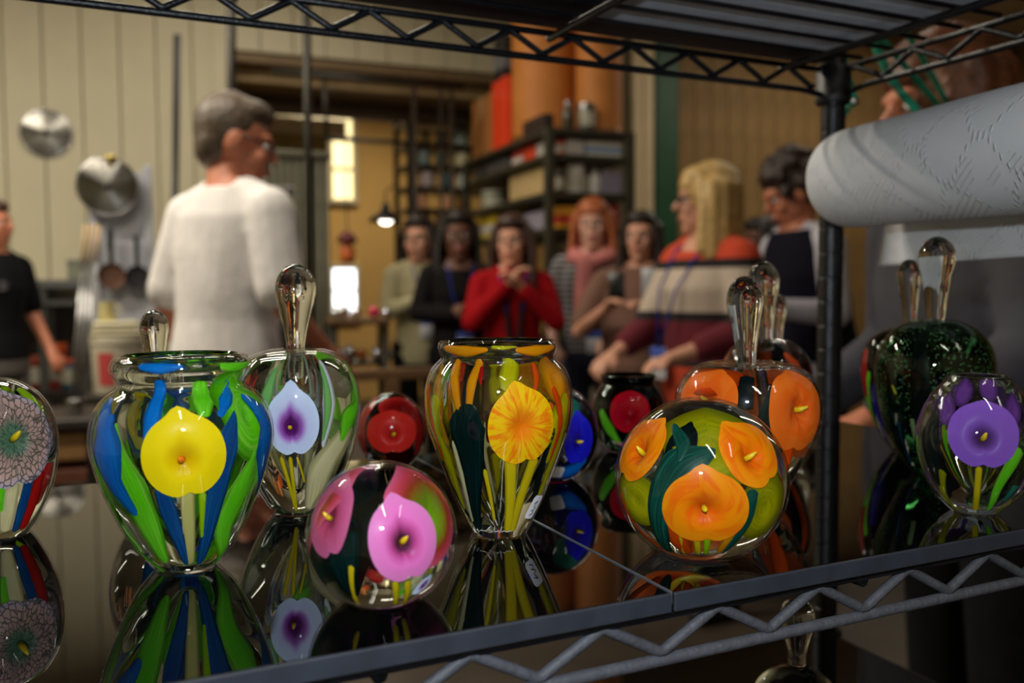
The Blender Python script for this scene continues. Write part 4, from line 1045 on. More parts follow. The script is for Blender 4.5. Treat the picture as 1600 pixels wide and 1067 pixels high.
    def sleeves(s, mb, frac, e=.013):
        for sd in (-1, 1):
            sh, el, w = s.joints(sd)
            mb.cap(s.bend((sd * .07, 0, 1.405)), .042 + e, sh, .050 + e)
            if frac <= .5:
                mb.cap(sh, .056 + e, sh + (el - sh) * min(1, frac * 2), .050 + e)
            else:
                mb.cap(sh, .054 + e, el, .042 + e); mb.cap(el, .042 + e, el + (w - el) * min(.97, (frac - .5) * 2), .030 + e)
    def top_(s, name, m, sleeve=1.0, hem=.84, neck=1.44, e=.013, folds=0):
        mb = MB(); s.torso(mb, e, hem, neck); s.sleeves(mb, sleeve, e); return s.fin(mb, name, m, .0105, 3)
    def trousers(s, m):
        mb = MB(); s.torso(mb, .010, .80, .99)
        for sd in (-1, 1):
            hp = np.array([sd * .088, 0, .90]); kn = np.array([sd * .095, .012, .48]); an = np.array([sd * .10, -.012, .10])
            mb.cap(hp, .098 * (s.g * .6 + .4), kn, .070); mb.cap(kn, .070, an, .055)
        s.fin(mb, 'trousers', m, .013, 2)
        for sd in (-1, 1):
            an = np.array([sd * .10, -.012, .045]); b = MB().cap(an + (0, -.02, .005), .048, an + (0, .13, -.008), .036); b.map(lambda p: np.array([p[0], p[1], max(p[2], .001)])); s.fin(b, 'shoe', M_SHOE, remesh=False)
    def hair(s, m, style='short', length=.25, vol=1.0, fringe=0):
        mb = MB(); M = s.HM * s.hk; v = vol
        mb.ell(s.head((0, -.028, .038)), (.081 * v, .094 * v, .098 * v), 20, 14, M)
        mb.ell(s.head((0, .022, .088)), (.066 * v, .066, .040 * v), 16, 10, M)
        if style == 'short': mb.ell(s.head((0, -.055, -.01)), (.070, .055, .075), 16, 10, M)
        if style in ('long', 'bob'):
            n = 9
            for i in range(n):
                a = math.pi * (i / (n - 1)); x, y = .080 * v * math.cos(a), -.012 - .085 * v * math.sin(a)
                z1 = -length * (1 if style == 'long' else (1 - .12 * math.sin(a)))
                mb.cap(s.head((x * .98, y, .05)), .026 * v, s.head((x * 1.18, y * 1.05 + .008, z1)), .030 * v, 10)
            for sd in (-1, 1):
                mb.cap(s.head((sd * .066, .028, .075)), .02, s.head((sd * .088 * v, .026, -.04)), .02); mb.cap(s.head((sd * .088 * v, .026, -.04)), .02, s.head((sd * .098 * v, .03, -length * .9)), .024)
        if style == 'curly':
            r = np.random.default_rng(3)
            for _ in range(60):
                a, b = r.uniform(0, 2 * math.pi), r.uniform(-.35, 1.4)
                p = np.array([math.cos(a) * math.cos(b) * .088, -.03 + math.sin(a) * math.cos(b) * .098, .035 + math.sin(b) * .105]) * v
                if p[1] > .045 and p[2] < .07: continue
                mb.ell(s.head(p), (.024, .024, .024), 8, 6)
        if fringe: mb.ell(s.head((0, .070, .062)), (.058, .024, .03 * fringe), 14, 8, M)
        return s.fin(mb, 'hair', m, .009, 3)
    def specs(s):
        mb = MB()
        for sd in (-1, 1):
            mb.tube([s.head((sd * .031 + .024 * math.cos(t), .096, .003 + .018 * math.sin(t))) for t in np.linspace(0, 2 * math.pi, 17)], .0028, 6, False)
            mb.tube([s.head((sd * .055, .094, .008)), s.head((sd * .074, .06, .010)), s.head((sd * .078, -.01, .012))], .003, 6)
        mb.tube([s.head((-.008, .098, .006)), s.head((.008, .098, .006))], .0028, 6)
        return s.fin(mb, 'spectacles', M_GLASSF, remesh=False)
    def badge(s, z=1.02, x=0.0, col=(70, 90, 170), y=None):
        y = y if y is not None else .135 * s.g + s.ch
        cord = cloth('lanyard_blue', (40, 60, 150)) if col[2] > 120 else cloth('lanyard_dark', (30, 30, 36))
        mb = MB()
        for sd in (-1, 1): mb.tube([s.bend(p) for p in ((sd * .065, -.01, 1.455), (sd * .072, .09, 1.40), (sd * .05, y - .01 + .018, 1.25), (x + sd * .008, y + .012, z + .05))], .004, 6)
        s.fin(mb, 'lanyard', cord, remesh=False)
        b = MB().box((x - .045, y + .006, z - .07), (x + .045, y + .012, z + .05), .002); b.map(s.bend); o = s.fin(b, 'name_badge', mat('badge_white', (214, 214, 222), .4), remesh=False)
        t = MB().box((x - .045, y + .0121, z + .012), (x + .045, y + .0135, z + .05), .0005); t.map(s.bend); s.fin(t, 'badge_band', cloth('badge_blue', col), parent=o, remesh=False)
S_FAIR = skin('fair', (206, 150, 124)); S_RUDDY = skin('ruddy', (190, 118, 88)); S_DARK = skin('dark', (104, 66, 48)); S_PALE = skin('pale', (214, 164, 142))
M_DENIM = cloth('denim', (52, 58, 78)); M_BLKC = cloth('black', (20, 20, 24)); M_GREYT = cloth('grey_trousers', (110, 106, 102))

# man in the white T-shirt, back to the camera, looking right
b = Body('man with grey hair and dark glasses in white T-shirt, seen from behind', 368, 158, 2.72, 150, 108, nod=12, lean=4, girth=1.02, headk=1.12, skin_m=S_RUDDY,
         arms={'R': ((.235, .0, 1.09), (.22, .19, .95)), 'L': ((-.235, -.02, 1.09), (-.235, .06, .86))})
b.top_('t_shirt', cloth('white_cotton', (226, 222, 220), .45), .42, .84, 1.45, .022); b.trousers(M_DENIM); b.hair(hairm('grey_brown', (86, 72, 58)), 'short'); b.specs()
# person at the left edge
b = Body('person in black T-shirt and pale trousers cut by the left frame edge', -14, 312, 4.2, 70, 85, skin_m=S_RUDDY, arms={'R': ((.235, .02, 1.12), (.20, .10, .90)), 'L': ((-.23, .0, 1.12), (-.22, .14, .92))}, group='visitors watching')
b.top_('t_shirt', M_BLKC, .40, .84, 1.45, .016); b.trousers(M_GREYT)
for i, (u, w_) in enumerate(((0, .05), (.016, .035), (.032, .045))):
    b.fin(MB().box((.03, .136, 1.27 - u), (.03 + w_, .142, 1.28 - u)), 'chest_print', cloth('grey_print_ink', (110, 106, 110)), remesh=False)
b.hair(hairm('brown', (70, 48, 32)), 'short')
G = 'visitors watching'
# cream top
b = Body('woman with dark hair in cream top and blue badge, leftmost of the crowd', 655, 344, 5.0, 25, -15, skin_m=S_FAIR, group=G, headk=1.22, arms={'R': ((.22, .05, 1.13), (.10, .20, 1.20)), 'L': ((-.23, .0, 1.12), (-.20, .12, .93))})
b.top_('blouse', cloth('cream_blouse', (168, 160, 126)), .95, .80); b.trousers(M_BLKC); b.hair(hairm('dark', (34, 24, 20)), 'long', .26); b.badge(1.04, .0)
# dark woman
b = Body('woman in black cardigan with folded arms between the cream top and red cardigan', 716, 337, 4.6, 10, 5, skin_m=S_DARK, group=G, headk=1.22,
         arms={'R': ((.24, .03, 1.14), (.02, .20, 1.13)), 'L': ((-.24, .03, 1.14), (-.04, .22, 1.17))})
b.top_('cardigan', cloth('black_knit', (22, 20, 22)), .93, .80, 1.42); b.trousers(M_BLKC); b.hair(hairm('black', (22, 15, 13)), 'long', .24, 1.05); b.badge(.98, -.02)
# red cardigan
b = Body('woman with long brown hair in red cardigan, hands clasped under her chin', 800, 342, 4.1, 5, -12, skin_m=S_FAIR, group=G, headk=1.16,
         arms={'R': ((.225, .10, 1.15), (.03, .17, 1.36)), 'L': ((-.225, .10, 1.15), (-.03, .17, 1.34))})
b.top_('cardigan', cloth('red_knit', (150, 10, 20)), .93, .80, 1.43); b.trousers(M_BLKC); b.hair(hairm('long_brown', (58, 34, 24)), 'long', .32, 1.08)
b.fin(MB().cap((-.05, .125, 1.36), .02, (-.02, .14, .98), .02).cap((.05, .125, 1.36), .02, (.02, .14, .98), .02), 'scarf', cloth('dark_scarf', (40, 22, 26)))
b.badge(.95, .0)
# striped sleeves, pink scarf
b = Body('red-haired woman with pink scarf and grey striped sleeves', 926, 316, 4.45, -8, -10, skin_m=S_PALE, group=G, headk=1.14,
         arms={'R': ((.23, -.02, 1.13), (.20, .14, .93)), 'L': ((-.23, .0, 1.13), (-.10, .20, .98))})
b.top_('striped_top', stripes('grey_striped_jersey', None, (54, 52, 58), 2, 34, (150, 146, 148)), .72, .82); b.trousers(M_DENIM); b.hair(hairm('ginger', (170, 92, 46)), 'bob', .19, 1.06, .6)
b.fin(MB().tube([(.10 * math.cos(t), .02 + .10 * math.sin(t), 1.43 - .05 * math.sin(t)) for t in np.linspace(0, 2 * math.pi, 25)], .042, 10, False).cap((.03, .12, 1.38), .05, (.05, .14, 1.12), .05), 'scarf', cloth('pink_scarf', (206, 128, 124), .6), .013)
b.badge(.96, -.02)
# brown top with phone
b = Body('dark-haired woman in brown top holding up a phone', 1002, 331, 3.72, -20, -22, girth=1.28, skin_m=S_FAIR, group=G, headk=1.03,
         arms={'R': ((.29, .10, 1.12), (.10, .30, 1.24)), 'L': ((-.28, .08, 1.13), (-.10, .27, 1.23))})
b.top_('blouse', cloth('taupe_blouse', (118, 88, 76)), .40, .74, 1.43, .02); b.trousers(M_BLKC); b.hair(hairm('dark', (34, 24, 20)), 'long', .20, 1.0)
ph = b.fin(MB().box((.0, .37, 1.26), (.075, .382, 1.40), .003), 'phone', mat('black_phone', (16, 16, 18), .3), remesh=False)
b.fin(MB().box((-.155, .33, 1.27), (-.07, .342, 1.42), .003), 'phone', mat('silver_phone', (150, 152, 158), .35), remesh=False)
wt = np.array((-.105, .262, 1.224)); b.fin(MB().tube([wt + np.array([.0, .034 * math.cos(t), .034 * math.sin(t)]) for t in np.linspace(0, 2 * math.pi, 20)], .008, 8, False), 'watch', mat('gold_watch', (220, 200, 140), .25, .8), remesh=False)
# striped sweater
SW = stripes('banded_sweater', [(0, (190, 66, 34)), (.88, (28, 18, 22)), (.90, (96, 16, 32)), (1.035, (24, 18, 22)), (1.065, (188, 172, 156)), (1.215, (24, 18, 22)), (1.245, (196, 66, 36))], None)
b = Body('blonde woman with glasses in banded orange, cream and maroon sweater', 1102, 264, 3.05, -62, -92, girth=1.12, skin_m=S_FAIR, group=G, chest=.03, headk=1.05,
         arms={'R': ((.235, .10, 1.10), (.16, .32, 1.0)), 'L': ((-.25, .02, 1.10), (-.16, .28, 1.01))})
b.top_('sweater', SW, .80, .76, 1.42, .024); b.trousers(M_BLKC); b.hair(hairm('blonde', (190, 156, 96), .22), 'bob', .19, 1.16, .9); b.specs(); b.badge(.98, .05)
# behind: person in red
b = Body('dark-haired person in red top partly hidden behind the banded sweater', 1190, 345, 4.3, -70, -75, skin_m=S_DARK, group=G, headk=1.16, arms={'R': ((.23, .05, 1.12), (.16, .26, 1.1)), 'L': ((-.23, .05, 1.12), (-.16, .26, 1.1))})
b.top_('jersey', cloth('crimson_jersey', (168, 30, 52)), .9, .80); b.trousers(M_BLKC); b.hair(hairm('black', (22, 15, 13)), 'long', .16, 1.0)
# curly head
b = Body('person with curly dark hair in navy vest and white sleeves, looking down', 1236, 250, 3.5, -70, -85, nod=26, lean=10, girth=1.1, headk=1.12, skin_m=S_RUDDY, group=G,
         arms={'R': ((.25, .10, 1.08), (.13, .33, 1.13)), 'L': ((-.25, .10, 1.08), (-.13, .30, 1.10))})
b.top_('shirt', cloth('white_shirt', (196, 194, 206)), .95, .80); b.trousers(M_BLKC)
mb = MB(); b.torso(mb, .028, .84, 1.44); b.fin(mb, 'vest', cloth('navy_vest', (24, 22, 36)), .0105, 3)
b.hair(hairm('dark_brown', (48, 34, 30)), 'curly', 0, 1.10)
# close person at the right behind the rack
b = Body('person with auburn hair and green lanyard in grey shirt, close behind the rack', 1470, 58, 1.52, -80, -84, nod=6, lean=9, girth=1.22, skin_m=S_RUDDY, headk=1.05,
         arms={'R': ((.265, .02, 1.11), (.20, .24, 1.0)), 'L': ((-.25, .10, 1.12), (-.16, .33, 1.02))})
b.top_('shirt', cloth('slate_shirt', (74, 74, 82), .5), .95, .84, 1.44, .022); b.trousers(M_BLKC); b.hair(hairm('auburn', (96, 54, 30), .5), 'long', .15, 1.16, .6)
P0 = b
ld = 1.14; b0 = at(1330, 160, ld)
lan = bpy.data.objects.new('lanyard', None); COL.objects.link(lan); lan.parent = P0.root
lan.matrix_parent_inverse = (Matrix.Translation(Vector(P0.loc)) @ Matrix.Rotation(P0.rz, 4, 'Z')).inverted(); lan.location = b0
def lp(x, y, d=ld): return at(x, y, d) - b0
nk = P0.loc + rotz(P0.rz) @ (P0.bend((0, -.06, 1.46)) * P0.k) - b0
ribbon([nk, lp(1400, 30, 1.3), lp(1322, 60), lp(1330, 140), lp(1337, 158)], .0095).build('strap', M_LAN, lan)
ribbon([lp(1337, 158), lp(1322, 172), lp(1315, 200), lp(1330, 290)], .0095).build('strap', M_LAN, lan)
ribbon([nk + (.02, 0, 0), lp(1376, 60, 1.2), lp(1381, 100), lp(1404, 140), lp(1436, 180), lp(1440, 240), lp(1400, 290), lp(1330, 290)], .0105).build('strap', M_LAN, lan)
MB().ell(lp(1336, 159), (.006, .004, .006)).build('clip', M_STEEL, lan)
for (px, py) in ((1398, 138), (1402, 144), (1320, 178), (1315, 192), (1326, 168)):
    MB().ell(lp(px, py, ld - .003), (.0018, .001, .0018), 8, 6).build('red_dot', mat('red_print', (190, 60, 40), .6), lan)

# ================================================================== background things
def px_box(x0, x1, y0, y1, Y):
    """room-aligned extent of a picture rectangle on the plane Y -> (x0, x1, z0, z1)"""
    xm, ym = (x0 + x1) / 2, (y0 + y1) / 2
    return pl(x0, ym, 1, Y)[0], pl(x1, ym, 1, Y)[0], pl(xm, y1, 1, Y)[2], pl(xm, y0, 1, Y)[2]
# ---- pipes
def pipe(label, px, y0, y1, Y, r, m=M_PIPE, top=None, x1=None):
    a = pl(px, y0, 1, Y); b = pl(x1 or px, y1, 1, Y); t = thing('pipe_post', label, 'post', (b[0], Y, 0))
    zt = top or a[2]; dx = (a[0] - b[0]) / max(a[2] - b[2], .01)
    P = [(dx * (0 - b[2]), 0, .012), (dx * (zt - b[2]), 0, zt)]
    MB().tube(P, r, 16).build('pipe', m, t); p0 = P[0]
    MB().lathe([(0, 0), (r * 2.4, 0), (r * 2.4, .008), (r * 1.3, .014), (r * 1.3, .05), (r, .052)], 20, (p0[0], 0, 0)).build('floor_flange', m, t)
    e = P[1]; MB().ell(e, (r * 1.15, r * 1.15, r * .7), 14, 8).build('end_cap', m, t)
pipe('thick dark pipe post beside the man, running up past the rack', 479, 5, 530, 3.5, .016, top=3.28, x1=484)
pipe('dark pipe post standing behind the head of the man in white', 361, 0, 160, 3.35, .017, top=3.28)
pipe('shorter dark pipe post with free top end, left of the man', 277, 57, 268, 3.9, .014, mat('black_pipe', (24, 24, 26), .4, .4), x1=274)
# ---- corrugated screen
YS = 4.55
a = px_box(412, 517, 236, 560, YS)
sc = thing('corrugated_screen', 'grey green corrugated metal screen behind the man and pipe', 'screen', (a[0], YS, 0))
M_COR = mat('grey_green_metal', (104, 101, 84), .5, .3, noise=.18, nscale=9); w = a[1] - a[0]; n = 9
MB().box((0, .03, .02), (w, .045, a[3])).build('back_sheet', mat('dark_olive_metal', (44, 42, 32), .6), sc, False)
sm = MB().loft([(.03, w / n * .36, .022, 0, 0), (a[3] - .03, w / n * .36, .022, 0, 0)], 12).mesh('slat', M_COR)
for i in range(n): piece(sm, 'slat', sc, (w * (i + .5) / n, .012, 0))
MB().box((-.01, -.02, a[3] - .03), (w + .01, .05, a[3]), .004).build('top_channel', M_COR, sc, False)
MB().box((-.01, -.02, 0), (w + .01, .05, .03), .004).build('bottom_channel', M_COR, sc, False)
# ---- bright steel box on a stand by the man
a = px_box(412, 460, 292, 372, 3.7)
t = thing('steel_box', 'bright steel box on a stand between the man and the pipe', 'box', ((a[0] + a[1]) / 2, 3.7, 0)); hw = (a[1] - a[0]) / 2
MB().box((-hw, 0, a[2]), (hw, .14, a[3]), .012).build('case', M_STEEL, t, sharp=30)
MB().box((-hw - .006, -.006, a[3] - .03), (hw + .006, .146, a[3] + .006), .008).build('lid', M_STEEL, t, sharp=30)
MB().tube([(hw * .6, -.006, a[2] + .05), (hw * .6, -.03, a[2] + .06), (hw * .6, -.03, a[2] + .15), (hw * .6, -.006, a[2] + .16)], .006).build('handle', M_STEEL, t)
MB().tube([(0, .07, a[2]), (0, .07, .02)], .02, 12).lathe([(0, 0), (.13, 0), (.13, .012), (.03, .03)], 20, (0, .07, 0)).build('stand', M_PIPE, t)
# ---- polished lids
def lid_mat():
    m = mat('radial_brushed_steel', (140, 138, 132), .26, 1.0); b = m.node_tree.nodes['Principled BSDF']
    b.inputs['Anisotropic'].default_value = .92; b.inputs['Anisotropic Rotation'].default_value = .25
    tg = m.node_tree.nodes.new('ShaderNodeTangent'); tg.direction_type = 'RADIAL'; tg.axis = 'Z'
    m.node_tree.links.new(tg.outputs[0], b.inputs['Tangent']); return m
M_LID = lid_mat()
def disc(label, x, y, rpx, Y, cat='lid', knob=True, turn=0):
    c = pl(x, y, 1, Y); r = rpx * depth(c) / FPX; t = thing('steel_disc', label, cat, c); t.rotation_euler = (R_(90), 0, R_(turn))
    MB().lathe([(0, .020), (r * .16, .020), (r * .5, .016), (r * .9, .007), (r * .97, .004), (r, .006), (r * 1.01, .003), (r, 0), (0, 0)], 56).build('plate', M_LID, t, sharp=35)
    if knob: MB().lathe([(0, .018), (.012, .018), (.009, .03), (.017, .038), (.014, .048), (0, .05)], 20).build('knob', mat('dark_knob', (52, 40, 36), .5), t)
    MB().lathe([(r * .965, .0035), (r * 1.012, .0075), (r * 1.012, .002)], 56).build('rim', M_STEEL, t)
    return t
disc('small polished steel lid hung alone high on the cream wall', 72, 208, 37, YB - .025)
d2 = disc('large brushed steel lid hung above the grey tool board', 168, 291, 45, 4.55)
# ---- tool board behind the rods
a = px_box(150, 236, 268, 640, 4.62)
t = thing('tool_board', 'light grey metal tool board on legs under the large lid', 'board', (a[0], 4.62, 0)); w = a[1] - a[0]
M_LGREY = mat('light_grey_enamel', (168, 170, 178), .45, noise=.08, nscale=6)
MB().box((.01, 0, .95), (w - .01, .02, a[3]), .003).build('board', M_LGREY, t, False)
for x in (0, w): MB().box((x - .02, -.02, 0), (x + .02, .02, a[3] + .03), .005).build('upright', M_LGREY, t, False)
hk = pl(172, 246, 1, 4.5); MB().tube([(hk[0] - a[0], 0, a[3] - .01), (hk[0] - a[0], -.08, a[3]), (hk[0] - a[0], -.09, a[3] + .04)], .008, 8).build('hook', mat('brass_hook', (210, 190, 110), .3, .8), t)
MB().lathe([(0, -.012), (.028, -.01), (.03, .008), (0, .012)], 16, (hk[0] - a[0], -.09, a[3] + .05)).build('hook_knob', mat('brass_hook', (210, 190, 110), .3, .8), t)
def hung(name, label, cat, x, y, rpx, Y, m, hdl=None):
    c = pl(x, y, 1, Y); r = rpx * depth(c) / FPX; t = thing(name, label, cat, c); t.rotation_euler = (R_(90), 0, 0)
    MB().lathe([(0, .012), (r * .8, .014), (r, .03), (r * 1.02, .03), (r, .0), (0, 0)], 32).build('pan', m, t, sharp=40)
    if hdl: MB().cap((0, r * .9, .012), .009, (0, r * .9 + hdl, .012), .012, 10).build('handle', M_BLACK, t)
    return t
hung('hanging_pan', 'round rust brown pan hung on the grey tool board', 'pan', 175, 431, 20, 4.58, mat('rusty_iron', (92, 62, 46), .6, .3, noise=.3), .16)
hung('hanging_pan', 'dark pan hung at the right edge of the grey tool board', 'pan', 215, 432, 17, 4.58, mat('dark_iron', (40, 38, 42), .5, .4), .14)
c = pl(172, 395, 1, 4.58); t = thing('scraper', 'black handled scraper hung above the rust brown pan', 'tool', c)
MB().cap((0, -.01, .02), .012, (0, -.01, .10), .013).build('handle', M_BLACK, t); MB().box((-.014, -.014, -.04), (.014, -.009, .02), .002).build('blade', M_STEEL, t, False)
# ---- leaning rods in a steel cup, on a dark bench
YT = 3.75
a = px_box(-40, 168, 642, 662, YT); ztb = pl(118, 648, 1, YT)[2]
t = thing('work_bench', 'dark topped workbench with a tan front box, low at left', 'bench', (a[0], YT, 0)); w = a[1] - a[0]
MB().box((0, -.12, ztb - .04), (w, .30, ztb), .006).build('top', mat('dark_bench', (44, 36, 30), .5, noise=.2), t, False)
zl = pl(118, 715, 1, YT)[2]
MB().box((w * .2, -.08, zl), (w - .02, .28, ztb - .06), .01).build('front_box', mat('tan_board', (150, 112, 66), .7, noise=.12), t, False)
MB().box((w * .2, -.10, zl - .08), (w + .02, .28, zl - .03), .006).build('lower_shelf', mat('red_brown_board', (110, 62, 44), .6, noise=.2), t, False)
for x in (.04, w - .04):
    for y in (-.08, .26): MB().box((x - .03, y - .03, 0), (x + .03, y + .03, ztb - .04), .004).build('leg', M_PIPE, t, False)
c = pl(118, 648, 1, YT); t = thing('steel_cup', 'small steel cup on the dark bench holding the rods', 'cup', c)
MB().lathe([(0, 0), (.026, 0), (.028, .004), (.028, .06), (.0255, .06), (.0255, .006), (0, .006)], 24).build('cup', M_STEEL, t, sharp=40); MB().lathe([(.0278, .052), (.031, .055), (.031, .060), (.0278, .062)], 24).build('rolled_rim', M_STEEL, t)
c = c + (0, 0, .007)
for i, (x, y) in enumerate(((133, 352), (141, 351), (149, 350), (156, 353))):
    e = pl(x, y, 1, YT + .16) - c; b = np.array([-.018 + .012 * i, 0, 0.004])
    t = thing('steel_rod', ['leftmost steel rod leaning in the cup', 'second steel rod from left leaning in the cup', 'third steel rod from left leaning in the cup', 'rightmost steel rod leaning in the cup'][i], 'rod', c, 0, 'steel rods in the cup')
    MB().tube([b, b + (e - b) * .8], .0052, 8).build('shaft', M_STEEL, t); MB().tube([b + (e - b) * .8, e], .0065, 8).build('grip', mat('tan_grip', (176, 150, 112), .5), t)
# ---- counter along the left of the back wall
YC = 5.27
a = px_box(-60, 135, 437, 449, YC)
t = thing('pipe_counter', 'grey steel counter frame with two rails along the cream wall at left', 'counter', (a[0], YC, 0)); w = a[1] - a[0]
zc = a[3]; M_GREYM = mat('grey_steel', (104, 106, 104), .45, .5, noise=.12)
MB().box((0, 0, zc - .05), (w, .5, zc), .006).build('top', M_GREYM, t, False)
z2 = pl(60, 470, 1, YC)[2]; MB().box((0, 0, z2 - .03), (w, .04, z2), .006).build('rail', M_GREYM, t, False)
z3 = pl(60, 612, 1, YC)[2]; MB().box((0, 0, z3 - .04), (w, .5, z3), .006).build('shelf', mat('dark_bench', (44, 36, 30), .5), t, False)
for x in (.03, w * .62, w - .03):
    for y in (.03, .47): MB().box((x - .02, y - .02, 0), (x + .02, y + .02, zc - .05), .004).build('leg', M_GREYM, t, False)
MB().box((0, .47, z3), (w, .485, z2 + .0), .002).build('back_panel', mat('dark_bench', (44, 36, 30), .5), t, False)
c = pl(124, 438, 1, YC + .1); t = thing('grey_carton', 'small grey green carton at the end of the steel counter', 'carton', (c[0], YC + .1, zc))
MB().box((-.06, 0, 0), (.06, .12, .11), .004).build('box', mat('grey_green_card', (120, 122, 106), .8), t, False); MB().box((-.061, -.001, .075), (.061, .121, .112), .004).build('lid', mat('grey_green_card2', (108, 110, 96), .8), t, False)
# ---- containers
def tin(name, label, cat, x, ybase, ytop, wpx, m, lidm, Y=None, X=None, z=None, group=None, sup=None):
    base = pl(x, ybase, 1, Y) if Y is not None else pl(x, ybase, 0, X)
    d = depth(base); r = wpx * d / FPX / 2; h = (ybase - ytop) * d / FPX
    zb = z if z is not None else base[2]
    if z is not None:
        h = max(.03, base[2] + h - z); lo, hi = np.array([base[0] - r, base[1] - r, z]), np.array([base[0] + r, base[1] + r, z + h])
        if sup == 'shelving': lo, hi = fit(lo, hi, z)
        elif sup: hi[2] = min([hi[2]] + [v - .035 for v in sup if v > z + .02])
        base = (lo + hi) / 2; zb = z + .001; h = hi[2] - zb
    t = thing(name, label, cat, (base[0], base[1], zb), 0, group)
    if lidm == 'neck':
        MB().lathe([(0, 0), (r * .95, 0), (r, .004), (r, h * .55), (r * .9, h * .66), (r * .45, h * .78), (r * .42, h * .86)], 28).build('body', m, t, sharp=40)
        MB().lathe([(r * .5, h * .86), (r * .5, h * .985), (r * .42, h), (0, h)], 20).build('cap', M_STEEL, t, sharp=40)
    else:
        MB().lathe([(0, 0), (r * .95, 0), (r, .003), (r, h * .88), (r * .92, h * .9)], 28).build('body', m, t, sharp=40)
        MB().lathe([(r * 1.03, h * .86), (r * 1.03, h * .98), (r * .97, h), (0, h)], 28).build('lid', lidm, t, sharp=40)
        if name != 'stock_jar': MB().lathe([(r * 1.001, h * .2), (r * 1.006, h * .22), (r * 1.006, h * .66), (r * 1.001, h * .68)], 28).build('label_band', mat('faded_label', (180, 176, 160), .7), t)
    return t
def carton(label, x0, x1, ybase, ytop, m, Y=None, X=None, z=None, zfix=None, dep=.16, name='carton', cat='box', tape=True, stripe=None):
    if Y is not None:
        a = pl(x0, ybase, 1, Y); b = pl(x1, ybase, 1, Y); top = pl((x0 + x1) / 2, ytop, 1, Y)[2]; zb = z if z is not None else a[2]
        lo, hi = np.array([a[0], Y, zb]), np.array([b[0], Y + dep, top])
    else:
        a = pl(x0, ybase, 0, X); b = pl(x1, ybase, 0, X); top = pl((x0 + x1) / 2, ytop, 0, X)[2]; zb = z if z is not None else min(a[2], b[2])
        lo, hi = np.array([X, min(a[1], b[1]), zb]), np.array([X + dep, max(a[1], b[1]), top])
    if zfix: lo[2] = zfix
    if z is not None: lo, hi = fit(lo, hi, z)
    hi[2] = max(hi[2], lo[2] + .03)
    o = (lo + hi) / 2; o[2] = lo[2]; t = thing(name, label, cat, o); h = (hi - lo) / 2; H = hi[2] - lo[2]
    MB().box((-h[0], -h[1], 0), (h[0], h[1], H * .985), .003).build('box', m, t, False)
    for s in (-1, 1): MB().box((-h[0] * .995, s * h[1] * .99, H * .985), (h[0] * .995, s * .004, H), .001).build('flap', m, t, False)
    if tape: MB().box((-h[0] - .0008, -.016, H * .62), (h[0] + .0008, .016, H + .0008), .0003).build('tape', mat('pale_tape', (198, 176, 136), .4), t, False)
    if stripe: MB().box((-h[0] - .0012, -h[1] - .0012, H * .25), (h[0] + .0012, h[1] + .0012, H * .6), .0003).build('printed_band', stripe, t, False)
    return t
for i, (x, yb, yt, w, col, lc, nm) in enumerate(((60, 604, 556, 24, (120, 30, 24), (150, 60, 20), 'dark red tin with rust lid at the left of the counter shelf'), (90, 606, 536, 32, (150, 44, 24), (190, 80, 20), 'tall orange red tin in the middle of the counter shelf'),
        (108, 612, 560, 24, (40, 90, 120), (190, 60, 20), 'teal tin with orange lid on the counter shelf'), (128, 606, 574, 20, (150, 50, 30), (60, 30, 30), 'short brick red tin at the right of the counter shelf'), (32, 606, 566, 24, (60, 44, 40), (120, 40, 30), 'brown tin beside the person in black T-shirt'))):
    tin('paint_tin', nm, 'tin', x, yb, yt, w, mat('tin_%d%d%d' % col, col, .4), mat('tinlid_%d%d%d' % lc, lc, .4), Y=YC + (.12 if i != 2 else .06), z=z3)
# ---- white bucket and towel
c = pl(185, 612, 1, 4.3); db = depth(c); r = 38 * db / FPX; hb = 88 * db / FPX
st = thing('low_stand', 'dark low stand carrying the white bucket', 'stand', (c[0], 4.3, 0))
MB().box((-r * 1.2, -r * 1.1, c[2] - .04), (r * 1.2, r * 1.1, c[2]), .006).build('top', mat('dark_bench', (44, 36, 30), .5), st, False)
for x in (-1, 1):
    for y in (-1, 1): MB().box((x * r - .02, y * r - .02, 0), (x * r + .02, y * r + .02, c[2] - .04), .004).build('leg', M_PIPE, st, False)
M_BKT = mat('dirty_white_plastic', (186, 178, 156), .5, noise=.1, nscale=8)
t = thing('bucket', 'dirty white plastic bucket with red print behind the green vase', 'bucket', (c[0], 4.3, c[2]))
MB().lathe([(0, 0), (r * .9, 0), (r * .92, .006), (r, hb * .86), (r * 1.05, hb * .87), (r * 1.05, hb * .93), (r * 1.02, hb), (r * .98, hb), (r * .88, .012), (0, .012)], 40).build('pail', M_BKT, t, sharp=40)
MB().tube([(r * 1.05 * math.cos(w_), -.02 - r * .9 * math.sin(w_) * .2, hb * .9 - r * 1.0 * math.sin(w_)) for w_ in np.linspace(0, math.pi, 20)], .004, 6).build('handle', M_STEEL, t)
MB().add([tuple(np.array([math.sin(w_), -math.cos(w_), 0]) * r * (.93 + .08 * z / hb) * 1.012 + np.array([0, 0, z])) for w_ in np.linspace(-.75, -.1, 8) for z in (hb * .15, hb * .72)], [(i * 2, i * 2 + 2, i * 2 + 3, i * 2 + 1) for i in range(7)]).build('red_print', mat('red_print2', (176, 60, 60), .6), t)
t = thing('folded_towel', 'cream folded towel lying across the white bucket', 'towel', (c[0], 4.3, c[2] + hb))
for k in range(3): MB().box((-r * (.95 - .05 * k), -r * .8, .022 * k), (r * (.9 - .03 * k), r * .6, .022 * k + .021), .009).build('fold', cloth('cream_towel', (208, 200, 170), .6), t)
t = thing('brass_jug', 'pale yellow jug standing on the folded towel', 'jug', (c[0] - r * .35, 4.3, c[2] + hb + .066))
